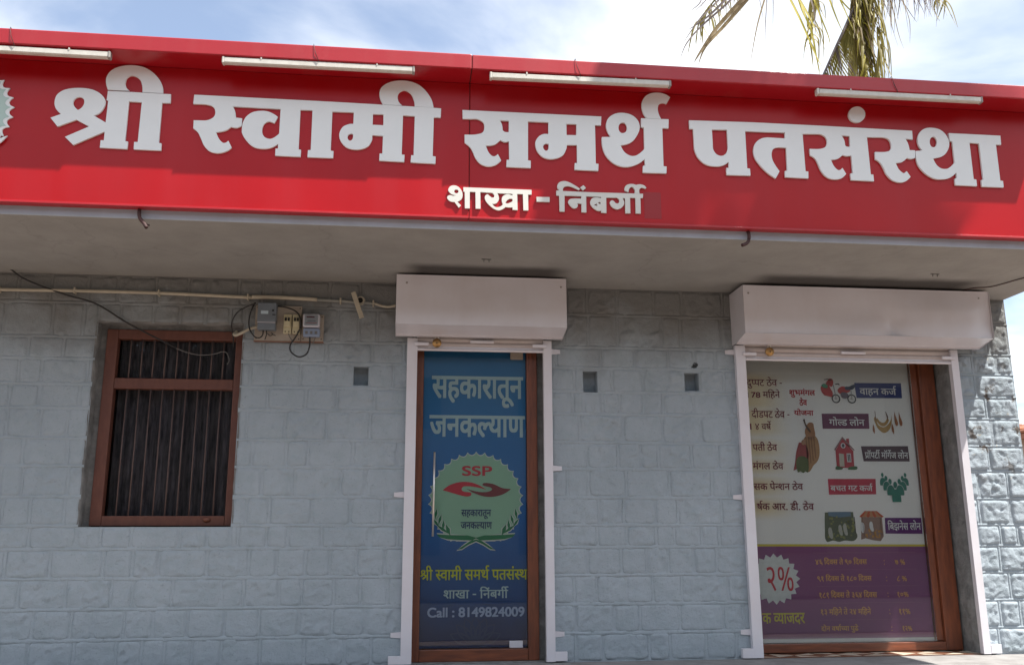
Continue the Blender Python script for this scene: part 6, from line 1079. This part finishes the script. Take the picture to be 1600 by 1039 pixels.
# ================================================================== ELECTRICS
def board(x0, x1, z0, z1, y0, y1, label):
    t = thing('meter_board', label, 'board', 'meter boards on the wall')
    box('panel', x0, x1, y0, y1, z0, z1, M['board'], t, .002)
    box('edge_strip', x0-.003, x1+.003, y0-.002, y1-.001, z0-.007, z0-.0005, M['board_edge'], t)
    for sx in (x0+.014, x1-.014):
        for sz in (z0+.018, z1-.018):
            bm = bmesh.new(); bx(bm, sx-.004, sx+.004, y0-.004, y0, sz-.004, sz+.004, .0015); link('screw', fin(bm, 'screw'), M['dark'], t)
board(-1.128, -.792, 2.963, 3.232, -.034, -.018, 'larger board carrying the grey meter and two cream fuse holders')
board(-.788, -.628, 2.963, 3.168, -.044, -.018, 'smaller board under the white-faced electric meter, nearer the door')
t = thing('energy_meter', 'grey electric meter with small lit-looking display at the left of the boards', 'electric meter')
box('case', -1.103, -.968, -.112, -.035, 3.090, 3.236, M['m_grey'], t, .010, 3); box('terminal_cover', -1.100, -.971, -.098, -.035, 3.034, 3.086, M['m_grey'], t, .006, 2)
box('display', -1.077, -1.025, -.1135, -.1115, 3.148, 3.172, M['m_lcd'], t); box('seam_strip', -1.100, -.971, -.110, -.100, 3.083, 3.0885, M['m_light'], t, .001)
bm = bmesh.new(); bx(bm, -.998, -.984, -.1145, -.1115, 3.168, 3.182, .004, 2); link('button', fin(bm, 'button'), M['black'], t); box('name_plate', -.995, -.972, -.1135, -.1115, 3.140, 3.147, M['black'], t)
t = thing('energy_meter', 'white-faced electric meter with blue terminal cover on the smaller board', 'electric meter')
box('case', -.774, -.652, -.112, -.046, 3.058, 3.158, M['m_light'], t, .012, 3); box('terminal_cover', -.771, -.650, -.094, -.046, 2.990, 3.052, M['m_blue'], t, .008, 2)
box('face_print', -.748, -.690, -.1135, -.1115, 3.128, 3.137, PC['mar'], t); box('serial_print', -.740, -.680, -.1135, -.1115, 3.100, 3.104, M['m_grey'], t)
box('face_line', -.752, -.672, -.1135, -.1115, 3.086, 3.089, PC['crim'], t); box('clear_window', -.762, -.664, -.1165, -.1140, 3.066, 3.149, M['glass'], t)
bm = bmesh.new()
for cx in (-.745, -.711, -.677): bx(bm, cx-.009, cx+.009, -.0965, -.0945, 3.008, 3.030, .002)
link('terminal_window', fin(bm, 'terminal_window'), M['greycable'], t)
for i, (x0, x1, lab) in enumerate(((-.919, -.861, 'cream fuse holder nearer the grey meter'), (-.853, -.796, 'cream fuse holder nearer the white-faced meter'))):
    t = thing('fuse_holder', lab, 'fuse holder', 'cream fuse holders on the larger board')
    box('base', x0, x1, -.060, -.035, 3.016, 3.162, M['fuse'], t, .004, 2); box('carrier', x0+.006, x1-.006, -.082, -.061, 3.062, 3.135, M['fuse'], t, .005, 2)
    bm = bmesh.new(); bx(bm, x0+.010, x0+.027, -.0845, -.0815, 3.105, 3.131, .002); bx(bm, x1-.027, x1-.010, -.0845, -.0815, 3.105, 3.131, .002)
    link('slot', fin(bm, 'slot'), M['dark'], t)
    bm = bmesh.new(); bx(bm, x0+.012, x0+.020, -.063, -.0595, 3.026, 3.034); bx(bm, x1-.020, x1-.012, -.063, -.0595, 3.026, 3.034); link('screw', fin(bm, 'screw'), M['dark'], t)
# conduit along the wall head
t = thing('conduit_pipe', 'cream plastic conduit running along the wall top to the narrow shutter box', 'pipe')
tube('pipe_run', [(-4.5, -.034, 3.297), (-2.94, -.034, 3.301), (-2.42, -.034, 3.306), (-1.83, -.034, 3.305), (-1.16, -.034, 3.289)], .0125, M['pvc'], t, n=12)
tube('pipe_sleeve', [(-1.16, -.036, 3.293), (-.95, -.036, 3.294), (-.685, -.036, 3.286)], .0150, M['pvc'], t, n=12)
tube('painted_pipe', [(-.69, -.032, 3.284), (-.55, -.032, 3.281), (-.36, -.032, 3.274), (-.25, -.032, 3.266)], .0110, M['pvc_grey'], t, n=12)
tube('pipe_bend', [(-.262, -.034, 3.268), (-.235, -.034, 3.259), (-.195, -.034, 3.248), (-.15, -.034, 3.245), (-.093, -.034, 3.258)], .0095, M['pvc'], t, n=12)
for x, z in ((-2.94, 3.301), (-2.42, 3.306), (-1.83, 3.305), (-1.19, 3.290), (-.512, 3.279), (-.268, 3.268)):
    box('pipe_clip', x-.006, x+.006, -.052, -.002, z-.021, z+.023, M['pvc'], t, .003)
t = thing('wall_lamp', 'thin cream lamp batten tilted on a round base beside the conduit', 'wall lamp')
bm = bmesh.new(); bmesh.ops.create_cone(bm, cap_ends=True, segments=20, radius1=.034, radius2=.030, depth=.03)
bmesh.ops.rotate(bm, verts=bm.verts, cent=(0, 0, 0), matrix=Matrix.Rotation(math.pi/2, 3, 'X'))
for v in bm.verts: v.co += Vector((-.362, -.032, 3.288))
link('round_base', fin(bm, 'round_base', False), M['pvc'], t)
bm = bmesh.new(); bmesh.ops.create_cone(bm, cap_ends=True, segments=16, radius1=.020, radius2=.020, depth=.006)
bmesh.ops.rotate(bm, verts=bm.verts, cent=(0, 0, 0), matrix=Matrix.Rotation(math.pi/2, 3, 'X'))
for v in bm.verts: v.co += Vector((-.366, -.050, 3.286))
link('socket', fin(bm, 'socket'), M['dark'], t)
bm = bmesh.new(); bx(bm, -.0175, .0175, -.012, .012, -.104, .104, .004, 2)
bmesh.ops.rotate(bm, verts=bm.verts, cent=(0, 0, 0), matrix=Matrix.Rotation(math.radians(19.5), 3, 'Y').inverted())
for v in bm.verts: v.co += Vector((-.383, -.075, 3.241))
lamp_b = link('batten', fin(bm, 'batten'), M['pvc'], t)
# cables
def cable(pts, r, m, label, name='cable'):
    bm = bmesh.new(); tube_bm(bm, spline(pts, 10), r, 7); me = fin(bm, name, True)
    return link(name, me, m, None, label=label, cat='cable')
cable([(-3.6, -.5, 3.70), (-2.96, -.12, 3.49), (-2.771, -.05, 3.381), (-2.494, -.04, 3.278), (-2.265, -.035, 3.212), (-2.029, -.02, 3.074), (-1.796, .02, 2.960), (-1.70, .05, 2.915)], .0062, M['black'], 'thick black cable sagging from the left edge down to the barred window')
cable([(-1.70, .055, 2.913), (-1.62, .07, 2.885), (-1.52, .075, 2.868), (-1.42, .075, 2.880), (-1.37, .07, 2.896), (-1.335, .07, 2.885), (-1.315, .07, 2.83), (-1.33, .07, 2.80)], .0030, M['greycable'], 'thin grey wire curling across the top bars of the window')
cable([(-1.127, -.05, 3.242), (-1.19, -.05, 3.215), (-1.262, -.045, 3.165), (-1.298, -.02, 3.09), (-1.290, .03, 3.00), (-1.287, .06, 2.93)], .0045, M['black'], 'black cable looping from the grey meter into the window top')
cable([(-1.135, -.04, 3.25), (-1.165, -.05, 3.16), (-1.165, -.06, 3.06), (-1.125, -.07, 2.99), (-1.085, -.08, 2.975), (-1.062, -.08, 2.995), (-1.060, -.07, 3.035)], .0048, M['black'], 'black cable curving under the grey meter')
cable([(-.965, -.06, 3.222), (-.90, -.06, 3.212), (-.835, -.065, 3.185), (-.797, -.09, 3.13), (-.795, -.09, 3.05), (-.83, -.07, 2.98), (-.862, -.06, 2.93), (-.855, -.06, 2.88), (-.80, -.06, 2.843), (-.745, -.06, 2.862), (-.722, -.065, 2.92), (-.722, -.07, 2.992)], .0058, M['black'], 'thick black cable looping below the fuse holders into the white-faced meter')
cable([(-.880, -.06, 3.016), (-.866, -.06, 2.985), (-.842, -.06, 2.955)], .0038, M['greycable'], 'short grey wire hanging from the left fuse holder')
cable([(-1.038, -.06, 3.036), (-1.036, -.07, 3.00), (-1.045, -.07, 2.965)], .0035, M['black'], 'short black wire under the middle of the grey meter')
cable([(-1.032, -.05, 3.015), (-1.01, -.05, 2.998), (-.995, -.05, 3.012), (-1.005, -.05, 3.022), (-.985, -.05, 3.006), (-.972, -.05, 3.0)], .0028, M['black'], 'tiny tangled black wire on the board below the grey meter')
cable([(-.682, -.07, 2.992), (-.690, -.07, 2.965), (-.700, -.06, 2.945)], .0035, M['greycable'], 'short grey wire hanging from the white-faced meter')
t = thing('conduit_stub', 'short bent white pipe entering the window top beside the grey meter', 'pipe')
tube('bend', [(-1.10, -.03, 3.070), (-1.16, -.04, 3.050), (-1.215, -.045, 3.018), (-1.258, -.045, 2.998), (-1.274, -.03, 3.010), (-1.262, .0, 3.035)], .0105, M['pvc'], t, n=10)
# bent iron hooks under the sign
for pts, lab in (([(-1.649, -1.25, 3.52), (-1.648, -1.285, 3.49), (-1.640, -1.290, 3.44), (-1.612, -1.298, 3.405), (-1.590, -1.31, 3.372)], 'bent rusty iron rod under the sign, above the barred window'),
                 ([(2.205, -1.25, 3.52), (2.206, -1.285, 3.48), (2.200, -1.29, 3.43), (2.180, -1.30, 3.405), (2.145, -1.31, 3.388)], 'bent rusty iron rod under the sign, near the wide shutter')):
    t = thing('iron_rod', lab, 'iron rod', 'bent iron rods under the sign')
    tube('rod', pts, .0115, M['rust'], t, n=8); e = Vector(pts[-2])
    tube('split_end', [e, e+Vector((.034 if pts[0][0] < 0 else -.028, .004, -.014))], .005, M['rust'], t, curve=False)
bm = bmesh.new(); bx(bm, -.03, .03, -.02, .02, -.012, .012, .004)
for v in bm.verts: v.co += Vector((3.07, -1.40, 4.548))
link('blue_tag', fin(bm, 'blue_tag'), mat('blue_plastic', (0.02, 0.06, 0.45), .4), None, label='small blue scrap lying on top of the red coping below the palm', cat='scrap')

# ================================================================== PALM
PT = thing('palm_tree', 'coconut palm behind the building with drooping dry and yellow-green fronds', 'palm tree')
bm = bmesh.new(); tp = [(6.2, 5.9, 0), (6.35, 5.8, 3), (6.5, 5.7, 6), (6.80, 5.6, 8.5), (7.0, 5.4, 10.9)]
tube_bm(bm, spline(tp, 10), .13, 14, r_end=.06)
for v in bm.verts: v.co += Vector((.012*math.sin(v.co.z*38), .012*math.sin(v.co.z*38+1), 0))
link('trunk', fin(bm, 'trunk', True), M['trunk'], PT)
def leaflet(bm, pts, w):
    pts = [Vector(p) for p in spline([Vector(p) for p in pts], 5)]; n = len(pts); prev = None
    for i, p in enumerate(pts):
        t = i/(n-1); ww = w*.62*min(1, t*5+.45)*(1-t**2.2)+.0015
        d = (pts[min(i+1, n-1)]-pts[max(i-1, 0)]).normalized(); s = d.cross(Vector((0, 1, 0)));
        if s.length < .1: s = Vector((1, 0, 0))
        s.normalize(); s = (s+Vector((0, .35, 0))).normalized()
        cur = (bm.verts.new(p-s*ww), bm.verts.new(p+Vector((0, ww*.45, 0))), bm.verts.new(p+s*ww))
        if prev:
            bm.faces.new((prev[0], cur[0], cur[1], prev[1])); bm.faces.new((prev[1], cur[1], cur[2], prev[2]))
        prev = cur
random.seed(5)
KEY = {'g': 'leaf_g', 'b': 'leaf_b', 'y': 'leaf_y', 'o': 'leaf_o'}
CR = Vector((7.05, 5.4, 11.0))
def frond(rach, r0, rachm, groups, seedleaves):
    f = link('frond', None, None, PT)
    bm = bmesh.new(); tube_bm(bm, spline([Vector(p) for p in rach], 8), r0, 8, r_end=r0*.35); link('rachis', fin(bm, 'rachis', True), M[rachm], f)
    for mk, leaves in groups.items():
        bm = bmesh.new()
        for w, p in leaves: leaflet(bm, p, w)
        link('leaflets', fin(bm, 'leaflets', True), M[KEY[mk]], f, kind='stuff')
def near(a, lo, hi): return lo <= a < hi
def gather(lo, hi):
    g = {}
    for c, w, p in LEAF:
        if near(p[0][0], lo, hi):
            y = 5.0+random.uniform(-.15, .15)
            top = (p[0][0]+(p[0][0]-p[1][0])*.25, y+.05, p[0][1]+.25)
            g.setdefault(c, []).append((w, [top]+[(x, y+random.uniform(-.04, .04), z) for x, z in p]))
    return g
def fill(rach, n, mk, ln, spread, w, g, zc=None):
    sp = spline([Vector(p) for p in rach], 12)
    for i in range(n):
        t = random.random(); a = sp[int(t*(len(sp)-1))]; sg = random.choice((-1, 1)); L = ln*random.uniform(.6, 1.15)
        dx_ = sg*spread*random.uniform(.3, 1)
        g.setdefault(mk, []).append((w*random.uniform(.6, 1.2), [a, a+Vector((dx_*L*.5, random.uniform(-.1, .1), -L*.35)), a+Vector((dx_*L*.8, random.uniform(-.15, .15), -L))]))
# left frond, arching out of frame; its dry leaflets hang into the picture
fill([(5.3, 5.1, 10.1), (4.4, 5.0, 9.8)], 10, 'g', .75, .9, .016, (g1 := gather(3.9, 5.40)))
frond([CR, (6.2, 5.2, 10.9), (5.2, 5.05, 10.25), (4.3, 5.0, 9.72)], .035, 'leaf_g', g1, None)
g2 = gather(5.40, 6.60); frond([CR, (6.75, 5.2, 10.6), (6.1, 5.05, 10.05), (5.4, 5.0, 9.80)], .035, 'leaf_y', g2, None)
R3 = [CR, (6.95, 5.15, 10.4), (6.755, 5.0, 9.722), (6.458, 5.0, 9.103), (6.234, 5.0, 8.67), (5.90, 5.0, 8.0)]
g3 = {}; sp3 = spline([Vector(p) for p in R3[2:]], 14)
for i, a in enumerate(sp3):
    t = i/len(sp3)
    for L, dxx in ((.50, .10), (.62, .62)):
        if random.random() < .9:
            L *= random.uniform(.75, 1.1)
            g3.setdefault('o' if random.random() < .7 else 'g', []).append((.030, [a, a+Vector((dxx*L*.35, -.03, -L*.45)), a+Vector((dxx*L*.75, -.05, -L))]))
frond(R3, .040, 'leaf_g', g3, None)
R4 = [CR, (6.85, 5.1, 10.4), (6.70, 5.0, 9.73), (6.69, 5.0, 9.216), (6.70, 5.0, 8.711), (6.71, 5.0, 8.1)]
g4 = {}; fill(R4[1:], 85, 'o', .62, .42, .050, g4); fill(R4[1:], 60, 'b', .80, .36, .045, g4); fill(R4[1:], 80, 'y', .5, .5, .036, g4); fill([(6.9, 4.95, 10.2), (6.93, 4.95, 8.6)], 45, 'o', .9, .25, .040, g4); frond(R4, .035, 'leaf_b', g4, None)
g5 = gather(6.60, 8.2); fill([(7.0, 5.0, 10.0), (7.35, 5.0, 9.95)], 26, 'b', .85, .25, .016, g5); fill([(7.3, 5.0, 10.0), (7.9, 5.0, 9.95)], 42, 'g', .62, .35, .013, g5)
frond([CR, (7.3, 5.1, 10.55), (7.7, 5.0, 10.2), (8.2, 5.0, 9.95)], .032, 'leaf_b', g5, None)
for k in range(7):      # upper crown, above the frame but part of the tree
    an = .4+k*.9; d = Vector((math.cos(an), math.sin(an), 0)); g6 = {}
    rc = [CR, CR+d*.9+Vector((0, 0, .75)), CR+d*1.9+Vector((0, .6, .75)), CR+d*2.9+Vector((0, .8, .2))]
    fill(rc[1:], 60, 'o', .6, .5, .04, g6); frond(rc, .035, 'leaf_o', g6, None)

# ================================================================== NEIGHBOURING HOUSE
H = thing('neighbouring_house', 'small house with clay-tiled roof peeping past the right edge of the stone wall', 'house')
box('house_wall', 9.28, 16.0, 6.2, 12.0, 0, 3.12, M['house'], H)
bm = bmesh.new()
for i in range(28):
    x = 9.20+i*.25
    for j in range(5):
        y = 5.9+j*.62; z = 3.10+j*.10
        bx(bm, x, x+.235, y, y+.66, z, z+.055, .02, 1)
link('roof_tiles', fin(bm, 'roof_tiles'), M['rooftile'], H, kind='stuff')
box('roof_deck', 9.22, 16.0, 5.95, 12.0, 3.02, 3.09, M['rooftile'], H)

# ================================================================== ACROSS THE STREET (unseen, added to dim the reflections in the glass)
A = thing('street_building', 'plain brown-grey building added across the street to dim the reflections in the glass', 'building')
box('wall', -26, 30, -27, -20, 0, 8.6, mat('opposite_wall', (0.24, 0.22, 0.20), .9, .6, 1.5, (0.16, 0.145, 0.13)), A)
for i in range(14):
    for z in (1.2, 4.8): box('window', -24+i*3.9, -22.4+i*3.9, -20.0, -19.95, z, z+1.5, M['dark'], A)
# second palm, outside the frame above the pavement: its crown dapples the middle of the sign
P2 = thing('palm_tree', 'second palm beyond the right edge, dappling the middle of the sign with shade', 'palm tree')
bm = bmesh.new(); tube_bm(bm, spline([(9.6, -4.6, 0), (9.2, -4.5, 3), (7.6, -4.0, 7), (5.2, -3.35, 10.4)], 10), .15, 12, r_end=.08); link('trunk', fin(bm, 'trunk', True), M['trunk'], P2)
random.seed(12); C2 = Vector((5.1, -3.35, 10.6))
for k in range(13):
    an = k*.483; d = Vector((math.cos(an), math.sin(an), 0)); L = random.uniform(1.25, 1.75)
    rc = [C2, C2+d*L*.4+Vector((0, 0, .35)), C2+d*L*.75+Vector((0, 0, .25)), C2+d*L+Vector((0, 0, -.15))]
    f = link('frond', None, None, P2); bm = bmesh.new(); tube_bm(bm, spline(rc, 8), .028, 6, r_end=.010); link('rachis', fin(bm, 'rachis', True), M['leaf_g'], f)
    bm = bmesh.new(); sd = Vector((-d.y, d.x, 0)); sp_ = spline(rc, 16)
    for i, a_ in enumerate(sp_[6:]):
        for sg in (-1, 1):
            ln = .55*(1-.5*i/len(sp_)); leaflet(bm, [a_, a_+sd*sg*ln*.5+Vector((0, 0, -.10)), a_+sd*sg*ln*.85+Vector((0, 0, -.38))], .05)
    link('leaflets', fin(bm, 'leaflets', True), M['leaf_o'], f, kind='stuff')
